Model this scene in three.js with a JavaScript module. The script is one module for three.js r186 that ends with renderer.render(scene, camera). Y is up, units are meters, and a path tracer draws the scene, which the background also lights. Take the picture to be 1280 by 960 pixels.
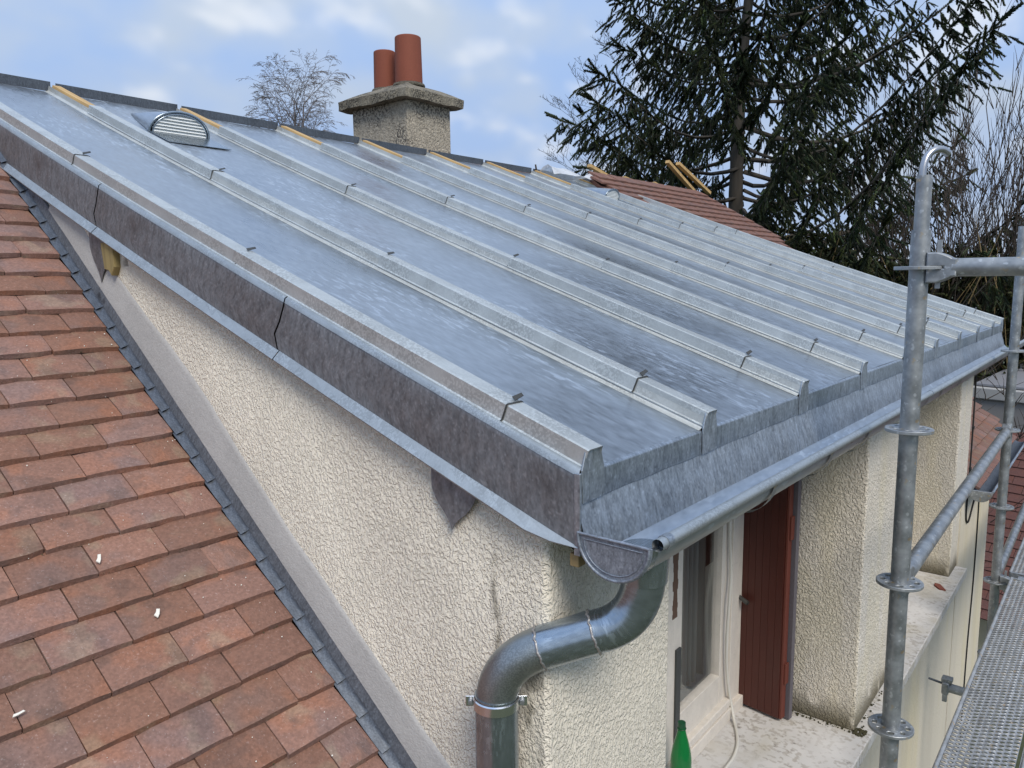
import * as THREE from 'three';
import { mergeGeometries, mergeVertices, toCreasedNormals } from 'three/addons/utils/BufferGeometryUtils.js';
import { RoundedBoxGeometry } from 'three/addons/geometries/RoundedBoxGeometry.js';

// ---------------------------------------------------------------- seeded noise
function rng(seed) { let s = seed >>> 0; return () => { s = (s + 0x6D2B79F5) >>> 0; let t = s; t = Math.imul(t ^ (t >>> 15), t | 1); t ^= t + Math.imul(t ^ (t >>> 7), t | 61); return ((t ^ (t >>> 14)) >>> 0) / 4294967296; }; }
const R = rng(77);
const rr = (a, b) => a + (b - a) * R();
const TAB = new Float32Array(65536); { const q = rng(5); for (let i = 0; i < 65536; i++) TAB[i] = q(); }
const h2 = (x, y, s) => TAB[((x * 374761 + y * 668265 + s * 974711) ^ (x * 31 + y * 17077)) & 65535];
const sm = t => t * t * (3 - 2 * t);
const sstep = (a, b, x) => sm(Math.min(1, Math.max(0, (x - a) / (b - a))));
const mix = (a, b, t) => a + (b - a) * t;
function vn(x, y, px, py, s = 0) {                       // periodic value noise
  const xi = Math.floor(x), yi = Math.floor(y), fx = sm(x - xi), fy = sm(y - yi);
  const x0 = ((xi % px) + px) % px, x1 = (x0 + 1) % px, y0 = ((yi % py) + py) % py, y1 = (y0 + 1) % py;
  return mix(mix(h2(x0, y0, s), h2(x1, y0, s), fx), mix(h2(x0, y1, s), h2(x1, y1, s), fx), fy);
}
function fbm(u, v, fx, fy, oct, s = 0) {                 // u, v in 0..1, tileable
  let a = .5, t = 0, n = 0;
  for (let o = 0; o < oct; o++) { t += a * vn(u * fx, v * fy, fx, fy, s + o * 13); n += a; a *= .5; fx *= 2; fy *= 2; }
  return t / n;
}
function v3(x, y, z, s = 0) {
  const xi = Math.floor(x), yi = Math.floor(y), zi = Math.floor(z), fx = sm(x - xi), fy = sm(y - yi), fz = sm(z - zi);
  const g = (a, b, c) => h2(a + c * 57, b + c * 131, s);
  const l = c => mix(mix(g(xi, yi, c), g(xi + 1, yi, c), fx), mix(g(xi, yi + 1, c), g(xi + 1, yi + 1, c), fx), fy);
  return mix(l(zi), l(zi + 1), fz);
}
function fbm3(x, y, z, oct, s = 0) { let a = .5, t = 0, n = 0; for (let o = 0; o < oct; o++) { t += a * v3(x, y, z, s + o * 7); n += a; a *= .5; x *= 2.03; y *= 2.03; z *= 2.03; } return t / n; }

// ---------------------------------------------------------------- camera, sky, sun, exposure
const scene = new THREE.Scene();
const camera = new THREE.PerspectiveCamera(2 * Math.atan(480 / 950.66) * 180 / Math.PI, 4 / 3, .05, 900);
{
  const yaw = .684, pitch = -.1383, roll = -.0113;
  const F = new THREE.Vector3(Math.cos(yaw) * Math.cos(pitch), Math.sin(pitch), -Math.sin(yaw) * Math.cos(pitch));
  const Rt = new THREE.Vector3(Math.sin(yaw), 0, Math.cos(yaw)), U = new THREE.Vector3().crossVectors(Rt, F);
  const R2 = Rt.clone().multiplyScalar(Math.cos(roll)).addScaledVector(U, Math.sin(roll));
  const U2 = U.clone().multiplyScalar(Math.cos(roll)).addScaledVector(Rt, -Math.sin(roll));
  camera.position.set(-1.117, .35, .7503);
  camera.quaternion.setFromRotationMatrix(new THREE.Matrix4().makeBasis(R2, U2, F.clone().negate()));
}
const renderer = new THREE.WebGLRenderer({ antialias: true });
renderer.setSize(1024, 768);
renderer.toneMapping = THREE.LinearToneMapping;
renderer.toneMappingExposure = 1.2;
renderer.shadowMap.enabled = true;
{
  const W = 1024, H = 512, d = new Float32Array(W * H * 4);
  for (let j = 0; j < H; j++) for (let i = 0; i < W; i++) {
    const th = ((j + .5) / H - .5) * Math.PI, ph = ((i + .5) / W - .5) * 2 * Math.PI;
    const y = Math.sin(th), x = Math.cos(th) * Math.cos(ph), z = Math.cos(th) * Math.sin(ph);
    const e = Math.max(0, y), k = 1 / (.35 + e);                    // clouds lie on a layer: flatter towards the horizon
    const qx = x * k * 2.1, qz = z * k * 2.1;
    let c = fbm3(qx, 3.1, qz, 5, 3), c2 = fbm3(qx * 3.2 + 9, 1.7, qz * 3.2, 6, 40);
    let cl = sstep(.36, .66, c * .62 + c2 * .38);
    const wisp = sstep(.52, .74, fbm3(qx * 3.0 + 4, 5.5, qz * 4.2 - 2, 6, 21));
    const up = .80 + .42 * e;
    const blue = [.27, .46, .85], grey = [.51, .59, .70], white = [.80, .84, .90];
    const o = (j * W + i) * 4;
    for (let q = 0; q < 3; q++) {
      let v = mix(blue[q], grey[q], .27 + .70 * cl);
      v = mix(v, white[q], .72 * wisp);
      v = mix(v, [.60, .67, .77][q], .5 * Math.exp(-e * 7));
      d[o + q] = v * up; 
    }
    d[o + 3] = 1;
  }
  const t = new THREE.DataTexture(d, W, H, THREE.RGBAFormat, THREE.FloatType);
  t.mapping = THREE.EquirectangularReflectionMapping; t.magFilter = THREE.LinearFilter; t.needsUpdate = true;
  scene.background = t; scene.environment = t;
}
const sun = new THREE.DirectionalLight(0xfff6ea, 2.4);
sun.position.set(-6, 11.5, 9.5); sun.castShadow = true; sun.shadow.radius = 45;
sun.shadow.mapSize.set(2048, 2048);
Object.assign(sun.shadow.camera, { left: -14, right: 14, top: 14, bottom: -14, near: 1, far: 60 });
scene.add(sun); scene.add(sun.target);

// ---------------------------------------------------------------- textures
function tex(n, fn, srgb, m = n) {
  const d = new Uint8Array(n * m * 4);
  for (let j = 0; j < m; j++) for (let i = 0; i < n; i++) {
    const c = fn((i + .5) / n, (j + .5) / m), o = (j * n + i) * 4;
    for (let q = 0; q < 3; q++) { let v = typeof c === 'number' ? c : c[q]; v = Math.min(1, Math.max(0, v)); d[o + q] = 255 * (srgb ? (v <= .0031308 ? 12.92 * v : 1.055 * Math.pow(v, 1 / 2.4) - .055) : v); }
    d[o + 3] = 255;
  }
  const t = new THREE.DataTexture(d, n, m); t.wrapS = t.wrapT = THREE.RepeatWrapping; t.magFilter = THREE.LinearFilter; t.minFilter = THREE.LinearMipmapLinearFilter; t.generateMipmaps = true;
  if (srgb) t.colorSpace = THREE.SRGBColorSpace; t.needsUpdate = true; return t;
}
const rep = (t, x, y = x) => { const c = t.clone(); c.repeat.set(x, y); c.needsUpdate = true; return c; };
// zinc sheet, uv in metres, 2 x 2 m: v runs along the slope
function zincMark(u, v) {
  const w = fbm(u, v, 3, 3, 3, 9) - .5;
  const bl = fbm(u + w * .1, v, 4, 5, 4, 1);
  const st = fbm(u + .06 * w, v + .03 * w, 64, 22, 4, 5), st2 = fbm(u, v, 190, 70, 2, 6);
  const dab = sstep(.60, .70, fbm(u + .02 * w, v + .01 * w, 230, 64, 2, 31)) * sstep(.44, .66, fbm(u, v, 9, 6, 3, 17));
  return [bl, st, st2, dab];
}
const T = {};
T.zinc = tex(2048, (u, v) => { const [b, s, s2, d] = zincMark(u, v); const k = .42 + .11 * (b - .5) + .06 * (s - .5) + .14 * (s2 - .5) + .13 * d; return [k * .89, k * .985, k * 1.08]; }, true);
T.zincR = tex(1024, (u, v) => { const [b, s, s2, d] = zincMark(u, v); return .34 + .17 * (b - .5) + .05 * (s - .5) + .12 * (s2 - .5) + .10 * d; });
T.zincB = tex(512, (u, v) => .5 + .9 * (fbm(u, v, 5, 3, 2, 4) - .5));
// spangled galvanising on the batten covers, 0.5 m
T.span = tex(1024, (u, v) => { const a = fbm(u, v, 130, 130, 2, 3), b = fbm(u, v, 9, 9, 4, 7), m = sstep(.4, .62, fbm(u, v, 5, 5, 3, 27)); const k = .47 + (.03 + .09 * m) * (sstep(.40, .66, a) - .45) + .15 * (b - .5); return [k * .96, k * .985, k * .97]; }, true);
// darker mottled zinc for verge and eave front, 1 m
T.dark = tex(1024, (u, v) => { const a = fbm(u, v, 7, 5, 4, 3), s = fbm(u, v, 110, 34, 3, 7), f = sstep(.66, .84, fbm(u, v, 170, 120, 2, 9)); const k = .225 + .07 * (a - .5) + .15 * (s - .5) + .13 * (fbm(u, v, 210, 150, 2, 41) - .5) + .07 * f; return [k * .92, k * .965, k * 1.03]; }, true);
T.darkR = tex(512, (u, v) => .52 + .3 * (fbm(u, v, 7, 5, 4, 3) - .5) + .25 * (fbm(u, v, 100, 40, 3, 7) - .5));
// roughcast, 0.5 m
T.rough = tex(1024, (u, v) => { const wx = (fbm(u, v, 24, 24, 2, 2) - .5) * .016, wy = (fbm(u, v, 24, 24, 2, 12) - .5) * .016; const a = fbm(u + wx, v + wy, 74, 54, 2, 5), b = fbm(u, v, 26, 20, 2, 8), c = fbm(u, v, 190, 170, 2, 11); return sstep(.33, .64, a * .62 + b * .14 + c * .24) * .85 + .15 * c; });
T.cream = tex(1024, (u, v) => { const a = fbm(u, v, 4, 3, 5, 3), b = fbm(u, v, 24, 14, 3, 5), sp = sstep(.7, .8, fbm(u, v, 240, 240, 2, 9)), k = .68 + .13 * (a - .5) + .1 * (b - .5) - .12 * sp; return [k, k * .875, k * .685]; }, true);
T.wall = tex(1024, (u, v) => { const a = fbm(u, v, 3, 2, 4, 3), st = fbm(u, v, 22, 2, 3, 15), k = .62 + .12 * (a - .5) - .05 * sstep(.45, .85, st); const y = sstep(.45, .75, fbm(u, v, 9, 2, 4, 44)); return [k, k * (.915 - .02 * y), k * (.74 - .10 * y)]; }, true);
T.grain = tex(512, (u, v) => .5 + .5 * (fbm(u, v, 60, 60, 4, 3) - .5));
T.cement = tex(512, (u, v) => { const k = .44 + .1 * (fbm(u, v, 5, 5, 4, 1) - .5) + .08 * (fbm(u, v, 120, 120, 2, 5) - .5); return [k * 1.0, k * .985, k * .945]; }, true);
T.tile = [0, 1, 2].map(q => tex(512, (u, v) => {
  const a = fbm(u, v, 5, 5, 4, 3 + q * 50), b = fbm(u, v, 4, 4, 3, 9 + q * 50), f = fbm(u, v, 90, 90, 3, 7 + q), sp = sstep(.77, .83, fbm(u, v, 120, 120, 2, 31 + q));
  let c = [.245, .132, .096];
  const or = [.30, .133, .078], gr = [.19, .128, .112], li = [.29, .215, .15], dk = [.115, .076, .064];
  const t1 = sstep(.5, .75, a), t2 = sstep(.46, .62, b), t3 = sstep(.6, .78, fbm(u, v, 6, 6, 3, 21 + q * 50)), t4 = sstep(.58, .76, fbm(u, v, 7, 7, 4, 61 + q * 50));
  c = c.map((x, i) => { x = mix(x, or[i], t1 * .6); x = mix(x, gr[i], t2 * .6); x = mix(x, li[i], t3 * .5); x = mix(x, dk[i], t4 * .45); return x * (.72 + .56 * f) + .07 * sp; });
  return c;
}, true));
T.tileB = tex(512, (u, v) => .5 + .35 * (fbm(u, v, 8, 8, 3, 2) - .5) + .4 * (fbm(u, v, 110, 110, 3, 3) - .5));
T.ledge = tex(1024, (u, v) => { const w = fbm(u, v, 8, 8, 4, 2), p = sstep(.50, .66, fbm(u + .02 * w, v + .02 * w, 64, 52, 5, 5)) * (.35 + .65 * sstep(.4, .6, fbm(u, v, 6, 6, 3, 45))), q = sstep(.5, .75, fbm(u, v, 5, 5, 5, 25)), cr = sstep(.022, .0, Math.abs(fbm(u + .03 * w, v, 26, 22, 4, 65) - .5)); const k = .60 + .15 * (w - .5); let c = [k, k * .975, k * .94]; c = c.map((x, i) => mix(x, [.30, .26, .21][i], p * .55)); c = c.map((x, i) => mix(x, [.46, .42, .33][i], q * .55)); return c.map(x => x * (1 - .55 * cr * p)); }, true);
T.galv = tex(512, (u, v) => { const a = fbm(u, v, 8, 8, 4, 3), b = fbm(u, v, 40, 40, 2, 6); const sp = sstep(.70, .76, fbm(u, v, 26, 26, 3, 71)), rs = sstep(.72, .8, fbm(u, v, 14, 14, 3, 81)); const k = .34 + .28 * (a - .5) + .10 * (b - .5) + .15 * sp; return [k * (.95 + .25 * rs), k, k * (1.03 - .3 * rs)]; }, true);
T.galvR = tex(512, (u, v) => .5 + .35 * (fbm(u, v, 8, 8, 4, 3) - .5));
T.wood = tex(512, (u, v) => { const g = fbm(u + .03 * fbm(u, v, 4, 4, 2, 1), v, 40, 2, 4, 3); const k = .8 + .5 * (g - .5); return [.60 * k, .40 * k, .17 * k]; }, true);
T.grime = tex(1024, (u, v) => { const a = fbm(u, v, 4, 3, 5, 3), b = sstep(.46, .60, fbm(u, v, 80, 80, 4, 7)), c = sstep(.40, .62, a); const k = .46 + .1 * (fbm(u, v, 30, 30, 2, 5) - .5); return [mix(k, .085, b * (.3 + .6 * c)), mix(k * .9, .08, b * (.3 + .6 * c)), mix(k * .72, .07, b * (.3 + .6 * c))]; }, true);
T.bark = tex(256, (u, v) => { const k = .07 + .09 * fbm(u, v, 12, 5, 4, 3); return [k * 1.1, k, k * .85]; }, true);

// ---------------------------------------------------------------- materials (uv in metres)
const M = {};
const std = o => new THREE.MeshStandardMaterial(o);
M.zinc = std({ map: rep(T.zinc, .5), roughnessMap: rep(T.zincR, .5), metalness: .86, roughness: 1 });
M.zincFront = std({ map: rep(T.dark, 1.1), roughnessMap: rep(T.darkR, .7), bumpMap: rep(T.zincB, .5), bumpScale: .002, metalness: .8, roughness: .9, color: new THREE.Color(1.62, 1.72, 1.78) });  // darker than the roof zinc: dim reflections of upright front faces painted in
M.zincFoldDim = M.zincFront.clone(); M.zincFoldDim.color.setRGB(1.5, 1.62, 1.7);  // continues the roof sheet; its darker colour stands in for dim reflections
M.cap = std({ map: rep(T.span, 2), metalness: .68, roughness: .46, color: new THREE.Color(1.14, 1.16, 1.15) });
M.edge = std({ map: rep(T.span, 2), metalness: .55, roughness: .5, color: new THREE.Color(1.15, 1.16, 1.14) });  // brighter than the sheet: reflected sky on the bent edge put into the colour
M.lip = std({ map: rep(T.span, 3), metalness: .7, roughness: .5, color: new THREE.Color(.8, .86, .92) });
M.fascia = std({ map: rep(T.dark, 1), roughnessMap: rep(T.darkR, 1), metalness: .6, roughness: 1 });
M.darkzinc = std({ map: rep(T.dark, 2), metalness: .6, roughness: .5, color: new THREE.Color(.52, .56, .61) });
M.flash = std({ map: rep(T.dark, 1.5), metalness: .35, roughness: .6, color: new THREE.Color(.72, .78, .84) });
M.pipe = std({ map: rep(T.zinc, 1.1), roughnessMap: rep(T.zincR, 1.1), metalness: .9, roughness: .72, color: new THREE.Color(.86, .9, .92) });
M.elbow = std({ map: rep(T.span, 4), bumpMap: rep(T.span, 4), bumpScale: .0007, metalness: .9, roughness: .40, color: new THREE.Color(.68, .72, .74) });
M.capzinc = std({ map: rep(T.dark, 2), metalness: .5, roughness: .5, color: new THREE.Color(1.2, 1.3, 1.42) });
M.solder = std({ color: new THREE.Color(.42, .41, .4), metalness: .8, roughness: .45, bumpMap: rep(T.grain, 6), bumpScale: .003 });
M.clipdark = std({ color: new THREE.Color(.06, .06, .055), metalness: .5, roughness: .5 });
M.black = std({ color: new THREE.Color(.012, .012, .013), roughness: .8 });
M.rough = std({ map: rep(T.cream, .5), bumpMap: rep(T.rough, 2), bumpScale: .006, roughness: .95 });
M.roughGrey = std({ map: rep(T.cream, .5), bumpMap: rep(T.rough, 1.5), bumpScale: .011, roughness: .95, color: new THREE.Color(.74, .75, .74) });
M.wall = std({ map: rep(T.wall, .4), bumpMap: rep(T.rough, 1.2), bumpScale: .001, roughness: .9 });
M.cement = std({ map: rep(T.cement, 1.5), bumpMap: rep(T.grain, 5), bumpScale: .002, roughness: .95 });
M.ledge = std({ map: rep(T.ledge, 1.1), bumpMap: rep(T.ledge, 1.1), bumpScale: .0012, roughness: .85 });
M.galv = std({ map: rep(T.galv, 3), roughnessMap: rep(T.galvR, 3), metalness: .75, roughness: 1, bumpMap: rep(T.galv, 3), bumpScale: .0003 });
M.deck = std({ map: rep(T.galv, 3), metalness: .6, roughness: .55, color: new THREE.Color(1.15, 1.12, 1.1) });
M.chrome = std({ color: new THREE.Color(.75, .76, .78), metalness: 1, roughness: .22 });
M.wood = std({ map: rep(T.wood, 2), roughness: .75 });
M.oldwood = std({ map: rep(T.wood, 2), roughness: .85, color: new THREE.Color(.62, .68, .75) });
M.shutter = std({ map: rep(T.cement, 2), color: new THREE.Color(.15, .030, .018), roughness: .45 });
M.shutterEdge = std({ color: new THREE.Color(.13, .032, .02), roughness: .6 });
M.paint = std({ map: rep(T.cream, 1.3), color: new THREE.Color(1.0, 1.06, 1.20), roughness: .65, bumpMap: rep(T.grain, 3), bumpScale: .001 });
M.rust = std({ color: new THREE.Color(.13, .075, .05), roughness: .9 });
M.glass = new THREE.MeshPhysicalMaterial({ color: 0xffffff, transmission: 1, thickness: 0, roughness: .03, ior: 1.5 });
M.curtain = std({ color: new THREE.Color(.13, .15, .14), roughness: .95, side: THREE.DoubleSide });
M.bottle = new THREE.MeshPhysicalMaterial({ color: new THREE.Color(.012, .30, .08), transmission: .55, thickness: 0, roughness: .12, ior: 1.45 });
M.bottlecap = std({ color: new THREE.Color(.008, .07, .03), roughness: .4 });
M.rope = std({ color: new THREE.Color(.62, .6, .54), roughness: .8 });
M.grime = std({ map: rep(T.grime, 1.3), bumpMap: rep(T.rough, 1.6), bumpScale: .008, roughness: .95 });
M.capstone = std({ map: rep(T.grime, 2), bumpMap: rep(T.grime, 2), bumpScale: .02, roughness: .95, color: new THREE.Color(.5, .5, .48) });
M.pot = std({ map: rep(T.cement, 3), color: new THREE.Color(.45, .125, .07), roughness: .8 });
M.tiles = []; for (let i = 0; i < 12; i++) { const t = T.tile[i % 3].clone(); t.repeat.set(2.1, 2.1); t.offset.set(i * .37, i * .61); t.needsUpdate = true; const k = .78 + .34 * h2(i, 3, 5), w = h2(i, 8, 1) - .5; M.tiles.push(std({ map: t, bumpMap: rep(T.tileB, 2.5), bumpScale: .0022, roughness: .88, color: new THREE.Color(k * (1 + .12 * w), k, k * (1 - .18 * w)) })); }
M.tileFar = std({ map: rep(T.tile[0], 1.3), color: new THREE.Color(.70, .66, .68), roughness: .85 });
M.tilesDark = [1, 4, 7, 10].map(i => { const m = M.tiles[i].clone(); m.color.multiplyScalar(.78); return m; });
M.under = std({ color: new THREE.Color(.07, .03, .022), roughness: .95 });
M.slat = std({ color: new THREE.Color(.86, .88, .86), metalness: .1, roughness: .45 });
M.chip = std({ color: new THREE.Color(.75, .73, .66), roughness: .9 });
M.film = new THREE.MeshPhysicalMaterial({ color: new THREE.Color(.86, .88, .9), roughness: .3, transmission: .45, thickness: 0, side: THREE.DoubleSide });
M.bark = std({ map: rep(T.bark, 2), roughness: .95, color: new THREE.Color(.62, .6, .58) });
M.twig = std({ color: new THREE.Color(.055, .045, .038), roughness: .95 });
M.birch = std({ color: new THREE.Color(.17, .155, .155), roughness: .95 });
M.needle = std({ color: new THREE.Color(1, 1, 1), roughness: .75, side: THREE.DoubleSide });

// ---------------------------------------------------------------- naming and building helpers
const used = {};
function numbered(n) { if (used[n] === undefined) { used[n] = 0; return n; } used[n]++; return n + '_' + String(used[n]).padStart(3, '0'); }
function tag(o, label, category, group, kind) { o.userData.label = label; if (category) o.userData.category = category; if (group) o.userData.group = group; if (kind) o.userData.kind = kind; return o; }
function mesh(name, geo, mat, parent) { const m = new THREE.Mesh(geo, mat); m.name = parent ? name : numbered(name); m.castShadow = m.receiveShadow = true; (parent || scene).add(m); return m; }
function group(name, parent) { const g = new THREE.Group(); g.name = parent ? name : numbered(name); (parent || scene).add(g); return g; }
const V = (x, y, z) => new THREE.Vector3(x, y, z);
function buf(pos, uv, idx) { const g = new THREE.BufferGeometry(); g.setAttribute('position', new THREE.Float32BufferAttribute(pos, 3)); g.setAttribute('uv', new THREE.Float32BufferAttribute(uv, 2)); if (idx) g.setIndex(idx); g.computeVertexNormals(); return g; }
function boxUV(g, ox = 0, oy = 0) {                       // uv in metres from the dominant normal
  g = g.index ? g.toNonIndexed() : g; const p = g.attributes.position, n = g.attributes.normal, uv = new Float32Array(p.count * 2);
  for (let i = 0; i < p.count; i += 3) {
    let ax = 0, ay = 0, az = 0; for (let k = 0; k < 3; k++) { ax += n.getX(i + k); ay += n.getY(i + k); az += n.getZ(i + k); } ax = Math.abs(ax); ay = Math.abs(ay); az = Math.abs(az);
    for (let k = 0; k < 3; k++) { const x = p.getX(i + k), y = p.getY(i + k), z = p.getZ(i + k); let a, b; if (ax >= ay && ax >= az) { a = z; b = y; } else if (az >= ay) { a = x + .37; b = y; } else { a = x; b = z; } uv[(i + k) * 2] = a + ox; uv[(i + k) * 2 + 1] = b + oy; }
  }
  g.setAttribute('uv', new THREE.BufferAttribute(uv, 2)); return g;
}
function box(x0, x1, y0, y1, z0, z1, r = 0) {
  const g = r ? new RoundedBoxGeometry(x1 - x0, y1 - y0, z1 - z0, 2, r) : new THREE.BoxGeometry(x1 - x0, y1 - y0, z1 - z0);
  g.translate((x0 + x1) / 2, (y0 + y1) / 2, (z0 + z1) / 2); return boxUV(g);
}
const merge = a => mergeGeometries(a.map(g => { g = g.index ? g.toNonIndexed() : g; for (const k of Object.keys(g.attributes)) if (!['position', 'normal', 'uv'].includes(k)) g.deleteAttribute(k); return g; }));
function crease(g, a = .6) { return toCreasedNormals(g, a); }
function tube(pts, r, seg = 24, rad = 10, closed = false) { // pts Vector3[]; uv metres
  const c = new THREE.CatmullRomCurve3(pts, closed, 'centripetal'), g = new THREE.TubeGeometry(c, seg, r, rad, closed), L = c.getLength(), uv = g.attributes.uv;
  for (let i = 0; i < uv.count; i++) uv.setXY(i, uv.getX(i) * L, uv.getY(i) * 2 * Math.PI * r); return g;
}
function rod(a, b, r, rad = 20, r2 = r) {
  const L = a.distanceTo(b), g = new THREE.CylinderGeometry(r2, r, L, rad, 1), uv = g.attributes.uv; for (let i = 0; i < uv.count; i++) uv.setXY(i, uv.getX(i) * 2 * Math.PI * r, uv.getY(i) * L);
  g.translate(0, L / 2, 0); g.applyQuaternion(new THREE.Quaternion().setFromUnitVectors(V(0, 1, 0), b.clone().sub(a).normalize())); g.translate(a.x, a.y, a.z); return g;
}
// sweep a polyline profile (list of rows of points)
function skin(rows, flip) {                               // rows[i][j] = [x,y,z]; uv = arc lengths
  const pos = [], uv = [], idx = [], m = rows[0].length, D = (a, b) => Math.hypot(a[0] - b[0], a[1] - b[1], a[2] - b[2]);
  let sv = 0; const su = [0]; for (let j = 1; j < m; j++) su[j] = su[j - 1] + D(rows[0][j], rows[0][j - 1]);
  rows.forEach((r, i) => { if (i) sv += D(r[m >> 1], rows[i - 1][m >> 1]); r.forEach((p, j) => { pos.push(...p); uv.push(su[j], sv); }); });
  for (let i = 0; i < rows.length - 1; i++) for (let j = 0; j < m - 1; j++) { const a = i * m + j, b = a + 1, c = a + m, e = c + 1; flip ? idx.push(a, c, b, b, c, e) : idx.push(a, b, c, b, e, c); }
  return buf(pos, uv, idx);
}
const shiftUV = (g, a, b) => { const u = g.attributes.uv; for (let i = 0; i < u.count; i++) u.setXY(i, u.getX(i) + a, u.getY(i) + b); return g; };

// ---------------------------------------------------------------- dormer roof surface: x along the eave, d up the slope (horizontal), h off the sheet
const A = .3404, B = .0078, EAV = -.0052, L = 3.53;
const ry = d => A * d + B * d * d;
function rp(x, d, h = 0) { const s = A + 2 * B * d, l = Math.hypot(1, s); return [x, ry(d) + EAV * x + h / l, -d + h * s / l]; }
const C = [.028]; for (let i = 1; i < 9; i++) C.push(.5255 + .655 * (i - 1)); C.push(5.57);
const XE = 5.605;

// =================================================================== SETTING
{
  const g = new THREE.PlaneGeometry(900, 900, 60, 60); g.rotateX(-Math.PI / 2); g.translate(0, -5, 0);
  const t = tex(512, (u, v) => { const k = .05 + .05 * fbm(u, v, 6, 6, 5, 3) + .03 * (fbm(u, v, 90, 90, 2, 1) - .5); return [k * .85, k, k * .5]; }, true); t.repeat.set(120, 120);
  tag(mesh('ground', g, std({ map: t, roughness: 1 })), 'dull winter grass and earth around the houses below', null, null, 'structure').userData.kind = 'structure';
}

// =================================================================== HOUSE
const house = group('house');
tag(house, 'cream roughcast house with new zinc dormer roof, tiled slopes and chimney', 'house');

// ---- walls
const walls = group('dormer_wall', house);
{
  // cheek and first pier in one body, outline in (z, y)
  const s = new THREE.Shape(); s.moveTo(-.08, -1.705); s.lineTo(-.08, -.135);
  for (let d = .08; d <= 3.4; d += .2) s.lineTo(-d, ry(d) - .142);
  s.lineTo(-3.4, -1.705); s.closePath();
  const g = new THREE.ExtrudeGeometry(s, { depth: .512 - .028, bevelEnabled: true, bevelSize: .014, bevelThickness: .014, bevelOffset: -.014, bevelSegments: 4, curveSegments: 4 });
  g.rotateY(-Math.PI / 2); // (z,y,depth) -> x = -depth ...
  g.scale(1, 1, 1); const p = g.attributes.position; // after rotateY(-90): x' = -zOld, z' = xOld
  for (let i = 0; i < p.count; i++) p.setX(i, .014 + -p.getX(i) * 1); 
  p.needsUpdate = true; const ix = []; for (let i = 0; i < p.count; i += 3) ix.push(i, i + 2, i + 1); g.setIndex(ix); const gg = g.toNonIndexed(); gg.computeVertexNormals();
  const body = mesh('cheek_wall', boxUV(crease(gg, .9)), null, walls);
  // cheek colour: roughcast cream with a thin mossy run of dirt, placed by uv in metres
  const zs = -.21, map = tex(1024, (u, v) => {
    const z = u * 1.6 - 1.6, y = v * 1.6 - 1.2;
    const a = fbm(u, v, 6, 5, 5, 3), b = fbm(u, v, 30, 18, 3, 5), sp = sstep(.7, .8, fbm(u, v, 240, 240, 2, 9)), k = .79 + .11 * (a - .5) + .09 * (b - .5) - .09 * sp - .02 * sstep(.5, .75, fbm(u, v, 44, 3, 3, 91)) - .03 * sstep(.52, .7, fbm(u, v, 5, 4, 4, 95));
    let c = [k * 1.0, k * .925, k * .775];
    const run = Math.exp(-(((z - zs - .006 * Math.sin(y * 30)) / .009) ** 2)) * sstep(-.16, -.26, y) * (.35 + .65 * sstep(.4, .6, fbm(u, v, 60, 40, 3, 77)));
    const run2 = Math.exp(-(((z + .12) / .03) ** 2)) * sstep(-.3, -.45, y) * sstep(.45, .65, fbm(u, v, 50, 40, 3, 79)) * .6;
    return c.map((x, i) => mix(x, [.07, .06, .035][i], Math.min(.7, .6 * run + run2)));
  }, true);
  map.wrapS = map.wrapT = THREE.RepeatWrapping; const m2 = rep(map, 1 / 1.6, 1 / 1.6); m2.offset.set(1, 1.2 / 1.6);
  body.material = std({ map: m2, bumpMap: rep(T.rough, 2.8), bumpScale: .0037, roughness: .95 });
  // piers with roughcast sides and moss at the foot
  const pierMap = tex(1024, (u, v) => {
    const y = v * 1.6 - 1.72; const a = fbm(u, v, 6, 5, 5, 3), b = fbm(u, v, 30, 18, 3, 5), yl = sstep(.45, .7, fbm(u, v, 14, 3, 3, 61)), k = .72 + .13 * (a - .5) + .1 * (b - .5);
    let c = [k, k * (.925 - .01 * yl), k * (.80 - .06 * yl)];
    const foot = sstep(.16, .0, y + 1.7) * sstep(.3, .62, fbm(u, v, 18, 16, 4, 7) + .28 * sstep(.1, 0, y + 1.7));
    return c.map((x, i) => mix(x, [.10, .085, .045][i], foot * .9));
  }, true);
  const pm = rep(pierMap, 1 / 1.6, 1 / 1.6); pm.offset.set(0, 1.72 / 1.6);
  const pierMat = std({ map: pm, bumpMap: rep(T.rough, 2.1), bumpScale: .0062, roughness: .95 });
  mesh('pier', box(2.33, 2.98, -1.709, -.14, -.62, -.08, .012), pierMat, walls);
  mesh('pier', box(4.60, 5.06, -1.709, -.14, -.62, -.08, .012), pierMat, walls);
  mesh('lintel', box(.50, 5.0, -.30, -.142, -.62, -.10, .004), M.rough, walls);
  mesh('recess_wall', merge([box(.45, 5.0, -1.709, -.14, -1.72, -1.6), box(2.215, 2.335, -1.709, -.14, -.66, -.585), box(4.46, 4.605, -1.709, -.14, -.66, -.585), box(2.335, 2.815, -1.709, -.14, -.70, -.62)]), M.wall, walls);
  mesh('far_cheek_wall', box(4.7, 5.05, -1.709, -.16, -1.5, -.60), M.rough, walls);
}
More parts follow.
